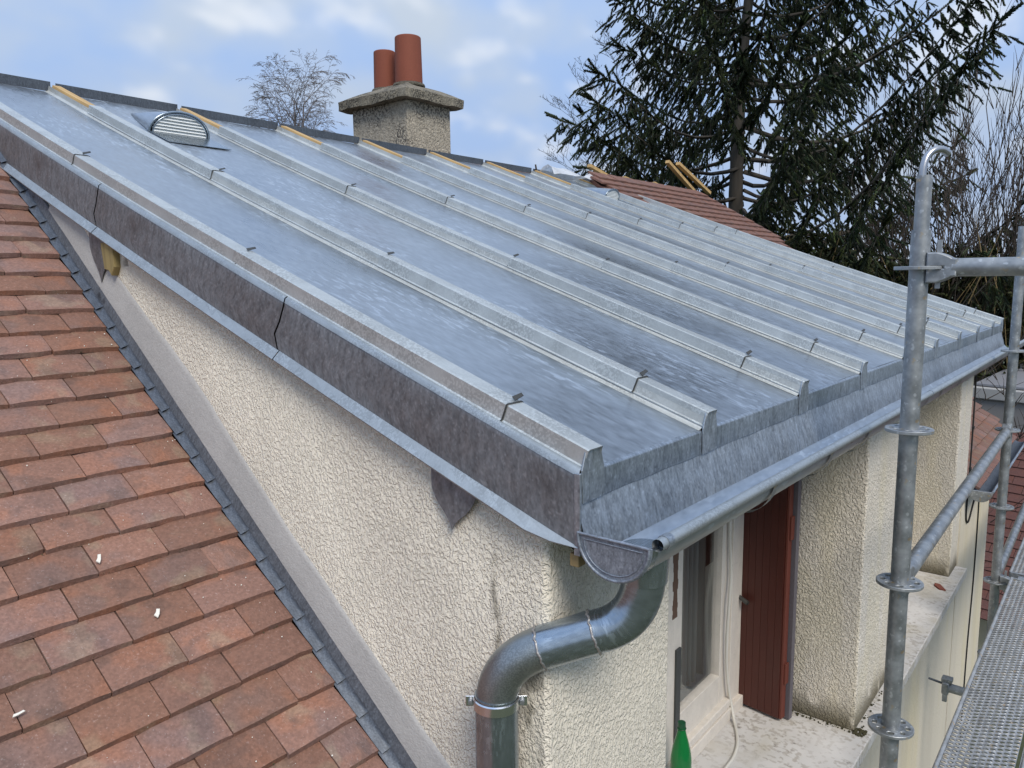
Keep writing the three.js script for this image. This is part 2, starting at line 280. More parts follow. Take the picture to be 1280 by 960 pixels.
// lower front wall
const lower = mesh('lower_wall', merge([box(-3.2, 4.86, -5, -1.765, -.36, -.075), box(4.865, 6.3, -5, -1.2, -.36, -.072), box(-3.2, .0, -1.765, -1.22, -.36, -.076), box(6.0, 6.298, -5, -1.3, -4.5, -.365)]), M.wall, house);
const ledge = mesh('window_ledge', box(.45, 4.862, -1.765, -1.706, -.66, -.012, .006), M.ledge, house);
{ // moss and crumbs at the foot of the pier
  const q = rng(9), a = []; for (let i = 0; i < 110; i++) { const t = q(), side = q() < .6; const x = side ? 2.325 - q() * .02 : 2.33 + q() * .5, z = side ? -.08 - t * .3 : -.075 + q() * .015; const r = .0012 + q() * q() * .006; const g = new THREE.IcosahedronGeometry(r, 0); g.translate(x + (q() - .5) * .02, -1.704 + r * .4, z + (q() - .5) * .012); a.push(g); }
  for (let i = 0; i < 40; i++) { const r = .002 + q() * .007, g = new THREE.IcosahedronGeometry(r, 1); g.scale(1.2, .7, 1); g.translate(2.31 + q() * .06, -1.705 + r * .3, -.085 + q() * .05); a.push(g); }
  mesh('moss', merge(a), std({ color: new THREE.Color(.05, .045, .02), roughness: 1 }), house).userData.kind = 'stuff';
}

// ---- zinc dormer roof
const roof = group('zinc_roof', house);
{
  for (let i = 0; i < 9; i++) {
    const a = C[i] + .030, b = C[i + 1] - .030, w = b - a;
    const prof = [[.014, .0004], [.022, 0]]; const n = 16;
    const xs = [...prof.map(p => [a + p[0], p[1]])]; for (let k = 1; k < n; k++) xs.push([a + .022 + (w - .044) * k / n, 0]); xs.push(...prof.slice().reverse().map(p => [b - p[0], p[1]]));
    const rows = []; const nd = 90;
    for (let k = 0; k <= nd; k++) { const d = .006 + (L - .004 - .006) * k / nd; rows.push(xs.map(([x, h]) => { const t = (x - a) / w; const und = h > .001 ? 0 : (.0070 * (vn(x * 3.1 + 5, d * 2.6, 64, 64, 9 + i) - .5) + .0016 * (vn(x * 8, d * 6, 256, 256, 3 + i) - .5)) * Math.sin(Math.PI * t); return rp(x, d, h + und); })); }
    const g1 = shiftUV(skin(rows), i * .73, i * 1.31);
    // raised edges along the battens, sky glint at the bend painted as brighter zinc
    const up = [[-.0045, .030], [-.003, .0105], [-.001, .0062], [.004, .0030], [.010, .0014], [.0145, .0006]];
    for (const s of [0, 1]) { const rw = []; for (let k = 0; k <= 24; k++) { const d = .002 + (L - .006) * k / 24, wv = .0012 * (vn(d * 6, i * 3 + s, 64, 64, 4) - .5); rw.push(up.map(([x, h]) => rp(s ? b - x : a + x, d, h + wv * (h < .008 ? 1 : 0)))); } mesh('raised_edge', shiftUV(skin(rw, !!s), i * .3, s * .4), M.edge, roof); }
    // fold over the eave, dim reflection painted in as darker zinc
    const fr = []; const ys = [[.006, 0], [.002, -.0002], [-.001, -.0016], [-.003, -.005], [-.0032, -.030], [-.0035, -.054], [-.0015, -.0565], [.0005, -.054]];
    const fx = []; for (let k = 0; k <= 10; k++) fx.push(a - .026 + (w + .024) * k / 10 + (k ? 0 : 0));
    for (const [d, y] of ys.slice().reverse()) fr.push(fx.map((x, k) => { const p = rp(x, Math.max(d, 0), 0); const o = y < -.01 ? .0015 * Math.sin(k * 1.7 + i) : 0; return [x, p[1] + y + (d < 0 ? 0 : 0), (d < 0 ? -d : p[2]) + o]; }));
    const g2 = shiftUV(skin(fr), i * .53, i * 1.77);
    mesh('zinc_panel', g1, M.zinc, roof); mesh('eave_fold', g2, M.zincFoldDim, roof);
    // upstand along the ridge, its dark reflection painted in as darker zinc
    const u = box(a - .018, b + .018, 0, .047, -.0015, .0015); u.rotateX(.1); { const p = rp(0, L + .004, 0); u.translate(0, p[1] + EAV * (a + b) / 2, p[2]); }
    mesh('ridge_upstand', u, M.darkzinc, roof);
  }
  // battens with covers, clips and end plates
  const joints = [.0015, .18, 1.11, 2.07, 3.10];
  for (let i = 0; i < 10; i++) {
    const c = C[i], q = rng(300 + i);
    const seg = (d0, d1, pr, n) => { const rows = []; for (let k = 0; k <= n; k++) { const d = d0 + (d1 - d0) * k / n; rows.push(pr.map(([x, h]) => rp(c + x, d, h))); } return skin(rows); };
    // wooden core, bare near the ridge
    const core = merge([seg(.01, L - .03, [[-.027, 0], [-.019, .036], [.019, .036], [.027, 0]], 8), seg(3.06, L - .03, [[-.0195, .035], [-.0185, .0405], [.0185, .0405], [.0195, .035]], 3)]);
    mesh('batten', crease(core, .3), M.wood, roof);
    for (let k = 0; k < 4; k++) {
      const o = (k % 2) * .0012 + q() * .0006, e = (q() - .5) * .002, j = joints[k] + (k ? (q() - .5) * .02 : 0), f = joints[k + 1] + (q() - .5) * .02 - .001;
      const pr = [[-.0300 - o, .0085], [-.0296 - o, .0105], [-.0262 - o, .0130], [-.0234 - o + e, .0422 + o], [-.0210, .0442 + o], [.0210, .0442 + o], [.0234 + o + e, .0422 + o], [.0262 + o, .0130], [.0296 + o, .0105], [.0300 + o, .0085]];
      const g = seg(j, f + (k < 3 ? .012 : 0), pr, 6);
      const gi = seg(j, f, pr.map(([x, h]) => [x * .94, h - .0016]), 1);   // inner skin gives the edge its thickness
      mesh('batten_cover', merge([crease(shiftUV(g, i * .37 + k * .21, k * .7), .35), gi]), M.cap, roof);
      // dark lap line and clip
      if (k) {
        const s = new THREE.Shape(); s.moveTo(0, 0); s.lineTo(.027, .003); s.lineTo(.029, .012); s.lineTo(.003, .012); s.closePath();
        const cg = new THREE.ExtrudeGeometry(s, { depth: .0016, bevelEnabled: false }); cg.rotateX(-Math.PI / 2); cg.rotateZ(.12 + q() * .2); cg.rotateX(.35 + .2 * q());
        cg.computeVertexNormals(); const P = rp(c + .002 + .006 * q(), j + .004, .0475); cg.translate(...P);
        const lap = skin([0, .004].map(t => pr.map(([x, h]) => rp(c + x * 1.012, j - .001 + t, h + .0008))));
        mesh('cover_clip', merge([boxUV(cg), lap]), M.clipdark, roof);
      }
    }
    // folded end plate over the eave
    const s = new THREE.Shape(); s.moveTo(-.0225, .0435); s.lineTo(.0225, .0435); s.lineTo(.036, .001); s.lineTo(.036, -.054); s.lineTo(-.034, -.055); s.lineTo(-.036, .006); s.closePath();
    const eg = new THREE.ExtrudeGeometry(s, { depth: .0022, bevelEnabled: true, bevelSize: .0008, bevelThickness: .0008, bevelSegments: 1 }); eg.rotateX(.02 * (q() - .5)); eg.rotateY((q() - .5) * .03);
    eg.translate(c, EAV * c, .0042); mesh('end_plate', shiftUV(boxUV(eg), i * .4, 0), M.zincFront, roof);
  }
  // verge boards of zinc with rolled top edge and drip lip
  const sec = [[.012, .004], [.004, .0095], [-.004, .0095], [-.010, .005], [-.0135, -.004], [-.015, -.014], [-.0155, -.06], [-.0155, -.098], [-.0155, -.134]];
  const kink = [0, 0, 0, 0, 0, .002, .022, .045, .036];
  const ends = [-.003, .868, 1.842, 3.55];
  for (let k = 0; k < 3; k++) {
    const rows = [], rl = [], n = 16, o = -.0012 * k;
    for (let t = 0; t <= n; t++) { const f = t / n, base = ends[k] + (ends[k + 1] - ends[k]) * f; rows.push(sec.map(([x, y], j) => { const d = base + kink[j] * ((t === 0 && k) ? 1 : (t === n && k < 2) ? 1 : (k ? 1 - f : 0) + (k < 2 ? f : 0)) + (t === n ? -.0025 : 0) + (t === 0 && k ? .0018 : 0); const wv = .0015 * (vn(d * 5, y * 14, 64, 64, 8) - .5); return [x + o + wv, ry(Math.max(d, 0)) + y, -d]; })); }
    const g = skin(rows); const uvs = g.attributes.uv; for (let i = 0; i < uvs.count; i++) uvs.setXY(i, uvs.getY(i) + k * .3, uvs.getX(i));
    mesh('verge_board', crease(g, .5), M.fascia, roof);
    const lp = [[-.0150, -.1345], [-.0185, -.1375], [-.033, -.1515], [-.0355, -.1545], [-.0345, -.158], [-.030, -.159], [-.004, -.156]];
    for (let t = 0; t <= n; t++) { const f = t / n, d = ends[k] + (ends[k + 1] - ends[k]) * f + (k && !t ? .03 : 0) + (k < 2 && t === n ? .028 : 0); const tp = Math.min(1, Math.max(.12, (d + .01) / .09)); rl.push(lp.map(([x, y]) => [-.0150 + (x + .0150) * tp + o, ry(Math.max(d, 0)) - .1345 + (y + .1345) * tp, -d])); }
    mesh('drip_lip', boxUV(crease(skin(rl), .6)), M.lip, roof);
    // bright upper roll
    const rt = []; for (let t = 0; t <= n; t++) { const f = t / n, d = ends[k] + (ends[k + 1] - ends[k] - .003) * f; rt.push([[.011, .0052], [.004, .0108], [-.004, .0108], [-.0112, .0060], [-.0148, -.0042]].map(([x, y]) => [x + o, ry(Math.max(d, 0)) + y, -d])); }
    mesh('verge_roll', boxUV(skin(rt)), M.lip, roof);
  }
  mesh('verge_backing', (() => { const rows = []; for (let t = 0; t <= 10; t++) { const d = -.0 + 3.5 * t / 10; rows.push([[.004, ry(d) - .002, -d], [-.0075, ry(d) - .012, -d], [-.0075, ry(d) - .15, -d], [.002, ry(d) - .153, -d]]); } return skin(rows); })(), M.black, roof);
  // far verge
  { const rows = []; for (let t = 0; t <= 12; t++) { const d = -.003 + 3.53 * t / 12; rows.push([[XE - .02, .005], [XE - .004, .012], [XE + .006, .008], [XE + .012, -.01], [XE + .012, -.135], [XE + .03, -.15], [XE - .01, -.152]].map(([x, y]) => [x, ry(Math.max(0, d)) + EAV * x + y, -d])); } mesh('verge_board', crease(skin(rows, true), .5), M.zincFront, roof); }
  // apron below the eave in overlapping lengths, and soffit
  [[-.0125, 2.0], [1.995, 3.76], [3.755, 5.615]].forEach(([x0, x1], k) => {
    const rows = [], o = k * .0013; for (const [y, z] of [[-.160, .0225], [-.156, .0235], [-.125, .0175], [-.10, .0100], [-.062, .0012], [-.05, -.0018], [-.03, -.004]]) { const r = []; for (let j = 0; j <= 12; j++) { const x = x0 + (x1 - x0) * j / 12; r.push([x, y + EAV * x, z - o * .5 + .0014 * (vn(x * 4, y * 20, 64, 64, 5) - .5)]); } rows.push(r); }
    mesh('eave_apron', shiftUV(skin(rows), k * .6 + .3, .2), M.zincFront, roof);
  });
  mesh('corner_strip', box(-.0165, -.010, -.152, .002, -.006, .0075, .0015), M.zincFront, roof);
  mesh('soffit', box(.02, 5.58, -.150, -.1425, -.09, -.006), M.oldwood, roof);
  mesh('roof_deck', (() => { const rows = []; for (let t = 0; t <= 10; t++) { const d = .012 + 3.5 * t / 10; rows.push([rp(.004, d, -.02), rp(XE - .01, d, -.02), rp(XE - .01, d, -.11), rp(.004, d, -.11), rp(.004, d, -.02)]); } return skin(rows); })(), M.oldwood, roof);
  mesh('ridge_board', box(.01, 5.58, 1.02, 1.27, -3.60, -3.545), M.oldwood, roof);
  // purlin ends: pointed zinc leaf over the wood
  const leaf = (z0, z1, ytop, ytip, name) => {
    const w = z1 - z0, s = new THREE.Shape(), h = ytop - ytip; s.moveTo(0, 0); s.lineTo(w, 0); s.lineTo(w * 1.0, -h * .36); s.quadraticCurveTo(w * .92, -h * .62, w * .60, -h * .82); s.quadraticCurveTo(w * .5, -h * .9, w * .44, -h); s.quadraticCurveTo(w * .40, -h * .86, w * .25, -h * .72); s.quadraticCurveTo(w * .02, -h * .52, 0, -h * .36); s.closePath();
    const g = new THREE.ExtrudeGeometry(s, { depth: .002, bevelEnabled: true, bevelSize: .0008, bevelThickness: .0008, bevelSegments: 1 }); g.rotateY(-Math.PI / 2); g.translate(-.0112, ytop, z0); mesh('purlin_leaf', boxUV(g), M.fascia, roof);
  };
  leaf(-.372, -.245, -.03, -.168); leaf(-1.945, -1.80, .545, .352);
  mesh('purlin', box(-.007, .2, -.1, -.03, -.36, -.262, .003), M.oldwood, roof);
  mesh('purlin', box(-.007, .2, .42, .54, -1.93, -1.815, .003), M.oldwood, roof);
  { const s = new THREE.Shape(); s.moveTo(0, 0); s.lineTo(.08, 0); s.lineTo(.08, -.075); s.lineTo(.06, -.10); s.lineTo(.044, -.085); s.lineTo(.015, -.08); s.closePath(); const g = new THREE.ExtrudeGeometry(s, { depth: .07, bevelEnabled: true, bevelSize: .002, bevelThickness: .002, bevelSegments: 1 }); g.rotateY(-Math.PI / 2); g.translate(.05, .475, -1.845); mesh('wood_block', boxUV(g), std({ map: rep(T.wood, 2), color: new THREE.Color(.62, .72, .72), roughness: .85 }), roof); }
  mesh('wood_block', box(-.004, .02, -.180, -.155, -.024, -.004, .002), M.oldwood, roof);
}

// ---- roof vents
function roofVent(x, d, s, turn) {
  const v = group('roof_vent', house);
  const r = .150 * s, len = .40 * s, hgt = .106 * s;
  const rows = []; for (let k = 0; k <= 8; k++) { const t = k / 8, sc = Math.pow(1 - t, .8), row = []; for (let j = 0; j <= 16; j++) { const a = Math.PI * j / 16; row.push([-Math.cos(a) * r * (.35 + .65 * sc), Math.sin(a) * hgt * sc + .002, -len * t]); } rows.push(row); }
  mesh('hood', skin(rows), M.zinc, v);
  const rim = []; for (let j = 0; j <= 20; j++) { const a = Math.PI * j / 20; rim.push(V(-Math.cos(a) * r, Math.sin(a) * hgt + .002, .004)); }
  mesh('rim', merge([tube(rim, .006 * s, 30, 8), tube(rim.map(p => V(p.x * .9, p.y * .9, .008)), .004 * s, 30, 8)]), M.pipe, v);
  const n = 6; for (let k = 0; k < n; k++) { const y = hgt * (.05 + .84 * k / n), w = r * .9 * Math.sqrt(Math.max(0, 1 - Math.pow((y + .01) / hgt, 2))); const g = box(-w, w, -.0008, .0008, -.012 * s, .012 * s); g.rotateX(.75); g.translate(0, y + .008 * s, .002); mesh('slat', g, M.slat, v); }
  const bk = new THREE.CircleGeometry(r * .92, 20, 0, Math.PI); bk.scale(1, hgt / r, 1); bk.translate(0, .002, -.02); mesh('inside', bk, M.black, v);
  const fl = box(-r * 1.04, r * 1.04, .0015, .004, -.02, .21 * s); mesh('flashing', fl, M.pipe, v);
  const st = A + 2 * B * d; v.rotation.set(Math.atan(st), 0, 0); v.position.set(...rp(x, d, .001)); 
  return v;
}
roofVent(.845, 2.925, 1.0); roofVent(4.82, 2.93, .8);

// ---- tiled main roof: local x along the courses, y off the plane, -z up the slope
const TH = Math.atan(.754), GA = .0995, TW = .1695;
const tiled = group('tiled_roof', house); tiled.position.set(0, -1.1172, -.06); tiled.rotation.x = TH;
const tileGeo = [];
for (let v = 0; v < 10; v++) {
  const q = rng(900 + v), len = .155, w = TW - .0028, th = .0180, nx = 5, nz = 4;
  const g = new THREE.BoxGeometry(w, th, len, nx, 1, nz), p = g.attributes.position; const cam = .0016 + .001 * q(), sk = (q() - .5) * .003, tw = (q() - .5) * .002;
  for (let i = 0; i < p.count; i++) {
    let x = p.getX(i), y = p.getY(i), z = p.getZ(i); const f = x / w * 2, top = y > 0, nose = z > len / 2 - 1e-4;
    if (nose && (v === 3 || v === 7) && (v === 3 ? f > .99 : f < -.99)) { z -= .007; x *= .985; }
    if (nose && v === 9 && Math.abs(f - .6) < .01) z -= .003;
    if (nose) { z += sk * f * .5 + (vn(x * 60 + v * 7, 1, 64, 64, v) - .5) * .0022; if (top) { y -= .0014; z -= .0012; } }
    if (Math.abs(f) > .999 && top) { y -= .0008; }
    y += -cam * f * f + tw * f + (vn(x * 30 + v * 9, z * 30 + 4, 64, 64, v + 20) - .5) * .0012;
    p.setXYZ(i, x, y - th / 2, z - len / 2);
  }
  g.computeVertexNormals(); tileGeo.push(shiftUV(boxUV(crease(g, .5)), q() * 3, q() * 3));
}
function tileAt(x, u, cut, parent, mat, seed) {
  const q = rng(seed); const m = mesh('tile', tileGeo[Math.floor(q() * 10)], mat || M.tiles[Math.floor(q() * 12)], parent);
  m.position.set(x, .0006 + (q() - .5) * .0026, -u + (q() - .5) * .006); m.rotation.set(-.178 + (q() - .5) * .02, (q() - .5) * .014, (q() - .5) * .013, 'XYZ');
  if (cut) m.scale.x = cut; return m;
}
const tileStuff = (list, mat) => { const a = list.map(([x, u, c], i) => { const q = rng(i * 7 + 5), g = tileGeo[Math.floor(q() * 10)].clone(); g.scale(c || 1, 1, 1); g.rotateX(-.178 + (q() - .5) * .012); g.translate(x, (q() - .5) * .0015, -u + (q() - .5) * .004); return shiftUV(g, q() * 4, q() * 4); }); const m = mesh('tile', merge(a), mat, tiled); m.userData.kind = 'stuff'; return m; };
{
  const XB = -.033; let cnt = 0; const far = [];
  for (let k = -2; k < 41; k++) {
    const u = .7115 + GA * (k - 7), odd = ((k % 2) + 2) % 2, j0 = odd ? -.060 : -.1435;  // joint nearest the cheek (row 1.588 = k 15.8 ...)
    const jit = (h2(k + 40, 2, 3) - .5) * .012;
    for (let j = -1; j < 19; j++) {
      const xr = j0 + jit - TW * j, xl = xr - TW; let a = xl, b = Math.min(xr, XB); if (xl > XB - .055) continue; if (xr > XB - .055) b = XB;
      const cx = (a + b) / 2, cut = (b - a) / TW;
      if (cx > -1.02 - .0 * u && u > -.05 && u < 3.15 && cx > -1.25 + .36 * u && cnt < 240) { tileAt(cx, u, Math.abs(cut - 1) > .005 ? cut : 0, tiled, null, k * 131 + j * 7 + 999); cnt++; }
      else far.push([cx, u, cut]);
    }
  }
  tileStuff(far, M.tiles[2]);
  console.log('left tiles', cnt);
  mesh('underlay', box(-3.4, .02, -.075, -.045, -4.02, .12), M.under, tiled);
  // right-hand slope beyond the dormer
  let c2 = 0; const far2 = [];
  for (let k = -8; k < 34; k++) {
    const u = .7115 + GA * k, odd = k & 1; const xmax = u > 3.3 ? 8.15 - (u - 3.3) * .9 : 7.35 + .8 * Math.min(1, u / 3.3);
    for (let j = 0; j < 20; j++) { const x = 5.15 + TW * (j + (odd ? .5 : 0)); if (x > xmax) continue; if (u > 4.0) continue; if (u < .42 && u > -.08 && c2 < 58) { tileAt(x, u, 0, tiled, M.tilesDark[(k * 7 + j * 3 + 900) % 4], k * 77 + j * 5 + 50000); c2++; } else if (u > 2.3 || u < .8) far2.push([x, u, 1]); }
  }
  tileStuff(far2, M.tileFar);
  { const s = new THREE.Shape(); s.moveTo(5.06, -.04); s.lineTo(7.35, -.04); s.lineTo(8.15, 3.3); s.lineTo(7.55, 4.02); s.lineTo(5.06, 4.02); s.closePath(); const g = new THREE.ExtrudeGeometry(s, { depth: .03, bevelEnabled: false }); g.rotateX(-Math.PI / 2); g.translate(0, -.075, 0); mesh('underlay', boxUV(g), M.under, tiled); }
}
// back slope of the main roof, so that the ridge is solid
mesh('back_slope', (() => { const g = box(-3.2, 7.5, -.05, 0, -4, 0); g.rotateX(-TH); g.translate(0, 1.30, -3.62); return g; })(), M.tileFar, house);
// ---- soakers and cover flashing along the cheek
{
  const fl = group('cheek_flashing', house); fl.position.copy(tiled.position); fl.rotation.copy(tiled.rotation);
  const hw = (x, h) => [x, h];
  for (let k = -3; k < 26; k++) {
    const u = .7115 + GA * k, rows = [], q = rng(k + 60);
    for (let t = 0; t <= 5; t++) { const f = t / 5, uu = u - .012 + (GA + .018) * f, sc = .003 + .0025 * Math.sin(Math.PI * Math.min(1, f * 1.1)), lift = .0012 - .0012 * f; rows.push([[-.034 - sc * .55, .0005 - .011 * f + lift], [-.028 - sc * .3, .003 - .010 * f + lift + .002], [-.020, .005 - .006 * f + lift + .003], [-.013, .014 + lift], [-.011, .034 + lift]].map(([x, h]) => [x - .001 * (q() - .5), h, -uu])); }
    mesh('soaker', skin(rows), M.darkzinc, fl);
  }
  const rows = []; for (let t = 0; t <= 40; t++) { const u = -.4 + 3.5 * t / 40, w = .0015 * (vn(u * 6, 3, 64, 64, 2) - .5); rows.push([[-.0125 + w, .012], [-.0135 + w, .014], [-.0100 + w * .5, .052 + w], [-.0080, .0535], [.004, .0535]].map(([x, h]) => [x, h, -u])); }
  mesh('cover_flashing', boxUV(crease(skin(rows), .5)), M.flash, fl);
  const cr = []; const N = 150; for (let t = 0; t <= N; t++) { const u = -.4 + 3.2 * t / N; const edge = .148 + .035 * (fbm(t / N, .3, 9, 3, 4, 4) - .5) + .05 * sstep(1.3, 1.75, u) * sstep(2.6, 1.9, u) * .4; const row = []; for (let j = 0; j <= 10; j++) { const f = j / 10; row.push([-.0115 + .010 * Math.pow(f, 1.3) + (j === 10 ? .006 : 0) + .0012 * (vn(u * 40, f * 8, 256, 64, 6) - .5), .050 + (edge - .050) * f, -u]); } cr.push(row); }
  mesh('cement_band', skin(cr), M.cement, fl);
}

// ---- gutter
{
  const gt = group('gutter', house), r = .0735, zc = .0775;
  const yc = x => -.106 + EAV * x * 1.4;
  const joints = [-.016, 2.22, 4.4, 5.68];
  for (let k = 0; k < 3; k++) {
    const x0 = joints[k], x1 = joints[k + 1], rows = [], n = 10, o = k * .0012; const a0 = -.06;
    for (let t = 0; t <= n; t++) { const x = x0 + (x1 - x0) * t / n; const row = []; for (let j = 0; j <= 22; j++) { const a = Math.PI * j / 22; row.push([x, yc(x) - Math.sin(a) * (r + o), zc - Math.cos(a) * (r + o)]); } rows.push(row); }
    const inner = rows.map(rw => rw.map(([x, y, z]) => [x, y + (yc(x) - y) * .022, z + (zc - z) * .022]));
    mesh('trough', merge([shiftUV(skin(rows), .3, k * .7), shiftUV(skin(inner, true), .9, k * .4)]), M.zinc, gt);
    mesh('front_bead', tube([V(x0 + (k ? 0 : .012), yc(x0) + .004, zc + r + .006), V((x0 + x1) / 2, yc((x0 + x1) / 2) + .004, zc + r + .006), V(x1, yc(x1) + .004, zc + r + .006)], .0112 + o * .5, 10, 14), M.lip, gt);
    if (k) mesh('joint_sleeve', rod(V(x0 - .008, yc(x0) + .004, zc + r + .006), V(x0 + .008, yc(x0) + .004, zc + r + .006), .0125, 14), M.zincFront, gt);
  }
  // end cap: recessed half disc with raised rim
  const s = new THREE.Shape(); s.absarc(0, 0, r + .002, Math.PI, 2 * Math.PI, false); s.closePath();
  const cg = new THREE.ExtrudeGeometry(s, { depth: .0015, bevelEnabled: true, bevelSize: .001, bevelThickness: .001, bevelSegments: 1, curveSegments: 28 }); cg.rotateY(-Math.PI / 2); cg.translate(-.015, yc(0), zc);
  mesh('end_cap', shiftUV(boxUV(cg), .2, .4), M.capzinc, gt);
  const rimA = []; for (let j = 0; j <= 24; j++) { const a = Math.PI * j / 24; rimA.push(V(-.0195, yc(0) - Math.sin(a) * (r - .001), zc - Math.cos(a) * (r - .001))); }
  mesh('cap_rim', tube(rimA, .0030, 40, 8), M.capzinc, gt);
  const rimB = []; for (let j = 0; j <= 24; j++) { const a = Math.PI * j / 24; rimB.push(V(-.0185, yc(0) - .012 - Math.sin(a) * (r - .022), zc - Math.cos(a) * (r - .014))); }
  mesh('cap_emboss', tube(rimB, .0011, 40, 6), M.capzinc, gt);
  mesh('cap_emboss', rod(V(-.0185, yc(0) - .009, zc - r + .014), V(-.0185, yc(0) - .009, zc + r - .014), .0011, 8), M.capzinc, gt);
  mesh('cap_rim', rod(V(-.0190, yc(0), zc - r), V(-.0190, yc(0), zc + r), .0028, 10), M.capzinc, gt);
  mesh('bead_sleeve', rod(V(.016, yc(0) + .004, zc + r + .006), V(.036, yc(0) + .004, zc + r + .006), .0128, 16), M.zincFront, gt);
  mesh('bead_mouth', rod(V(.0145, yc(0) + .004, zc + r + .006), V(.0162, yc(0) + .004, zc + r + .006), .0088, 14), M.black, gt);
  const rimC = []; for (let j = 0; j <= 24; j++) { const a = Math.PI * j / 24; rimC.push(V(.002, yc(0) - Math.sin(a) * (r + .0018), zc - Math.cos(a) * (r + .0018))); }
  mesh('cap_band', skin(rimC.map(p => [[p.x - .014, p.y, p.z], [p.x + .008, p.y, p.z]])), M.pipe, gt);
  // gutter hooks under the trough
  for (const x of [.56, .98, 1.36, 1.95, 2.5, 2.95, 3.5, 4.1, 4.7, 5.3]) { const row = []; for (let j = 0; j <= 18; j++) { const a = Math.PI * (.02 + .96 * j / 18), rad = r + .0035 + .010 * Math.pow(Math.sin(a), 4); row.push([[x - .014, yc(x) - Math.sin(a) * rad, zc - Math.cos(a) * rad], [x + .014, yc(x) - Math.sin(a) * rad, zc - Math.cos(a) * rad]]); } mesh('hook', skin(row), M.galv, gt); }
  // outlet
  mesh('outlet', rod(V(.095, -.150, zc), V(.095, -.215, zc), .047, 28, .043), M.pipe, gt);
}
// ---- downpipe
{
  const dp = group('downpipe', house), r = .0415;
  const P = [V(.095, -.205, .078), V(.095, -.235, .078)];
  // upper elbow, sloped run, lower elbow, vertical
  const a = V(.095, -.215, .078), b = V(-.055, -.46, -.135);
  const top = V(.095, -.288, .078), bot = V(-.066, -.385, -.155);
  const arc = (p0, pc, p1, n = 10) => { const o = []; for (let i = 0; i <= n; i++) { const t = i / n; o.push(p0.clone().multiplyScalar((1 - t) ** 2).addScaledVector(pc, 2 * t * (1 - t)).addScaledVector(p1, t * t)); } return o; };
  const dir = bot.clone().sub(top), Ld = dir.length(); dir.normalize();
  const s1 = top.clone().addScaledVector(dir, Ld * .33), s2 = top.clone().addScaledVector(dir, Ld * .69);
  mesh('elbow', tube(arc(V(.095, -.190, .078), top.clone().add(V(0, -.012, 0)), s1), r * .985, 28, 28), M.pipe, dp);
  mesh('straight_run', rod(s1.clone().addScaledVector(dir, -.004), s2.clone().addScaledVector(dir, .004), r * 1.0, 32), M.pipe, dp);
  mesh('elbow', tube(arc(s2, bot.clone().add(V(-.0, -.005, -.0)), V(-.066, -.475, -.155)), r * .985, 28, 28), M.elbow, dp);
  mesh('lower_pipe', rod(V(-.066, -4.9, -.155), V(-.066, -.452, -.155), r * 1.03, 32), M.pipe, dp);
  for (const [p, d] of [[s1, dir], [s2, dir]]) { const pts = []; const q = new THREE.Quaternion().setFromUnitVectors(V(0, 0, 1), d); for (let i = 0; i < 40; i++) { const t = i / 40 * Math.PI * 2, k = r * (1.005 + .02 * (h2(i, 3, 7) - .5)); pts.push(V(Math.cos(t) * k, Math.sin(t) * k, (h2(i, 5, 9) - .5) * .004).applyQuaternion(q).add(p)); } mesh('solder_seam', tube(pts, .0026, 90, 6, true), M.solder, dp); }
  // clamp with two ears and bolts
  const cl = []; for (let i = 0; i < 36; i++) { const t = i / 36 * Math.PI * 2; cl.push(V(-.066 + Math.cos(t) * (r + .003), -.468, -.155 + Math.sin(t) * (r + .003))); }
  const band = skin([-.011, -.009, .009, .011].map((h, i) => [...Array(41)].map((_, j) => { const t = j / 40 * Math.PI * 2, k = r + (i === 0 || i === 3 ? .002 : .0045); return [-.066 + Math.cos(t) * k, -.467 + h, -.155 + Math.sin(t) * k]; })));
  mesh('clamp_band', crease(band, .5), M.chrome, dp);
  const ax = V(.62, 0, .78).normalize();            // ears lie across the line of sight
  for (const s of [-1, 1]) { const e = V(-.066, -.467, -.155).addScaledVector(ax, s * (r + .009)); const g = new RoundedBoxGeometry(.020, .022, .004, 3, .0019); g.rotateY(Math.atan2(-ax.z, ax.x)); g.translate(e.x, e.y, e.z); mesh('clamp_ear', boxUV(g), M.chrome, dp); const n = V(-ax.z, 0, ax.x); if (n.x > 0) n.negate(); mesh('bolt', rod(e.clone().addScaledVector(n, -.002), e.clone().addScaledVector(n, .009), .005, 6), M.galv, dp); }
}

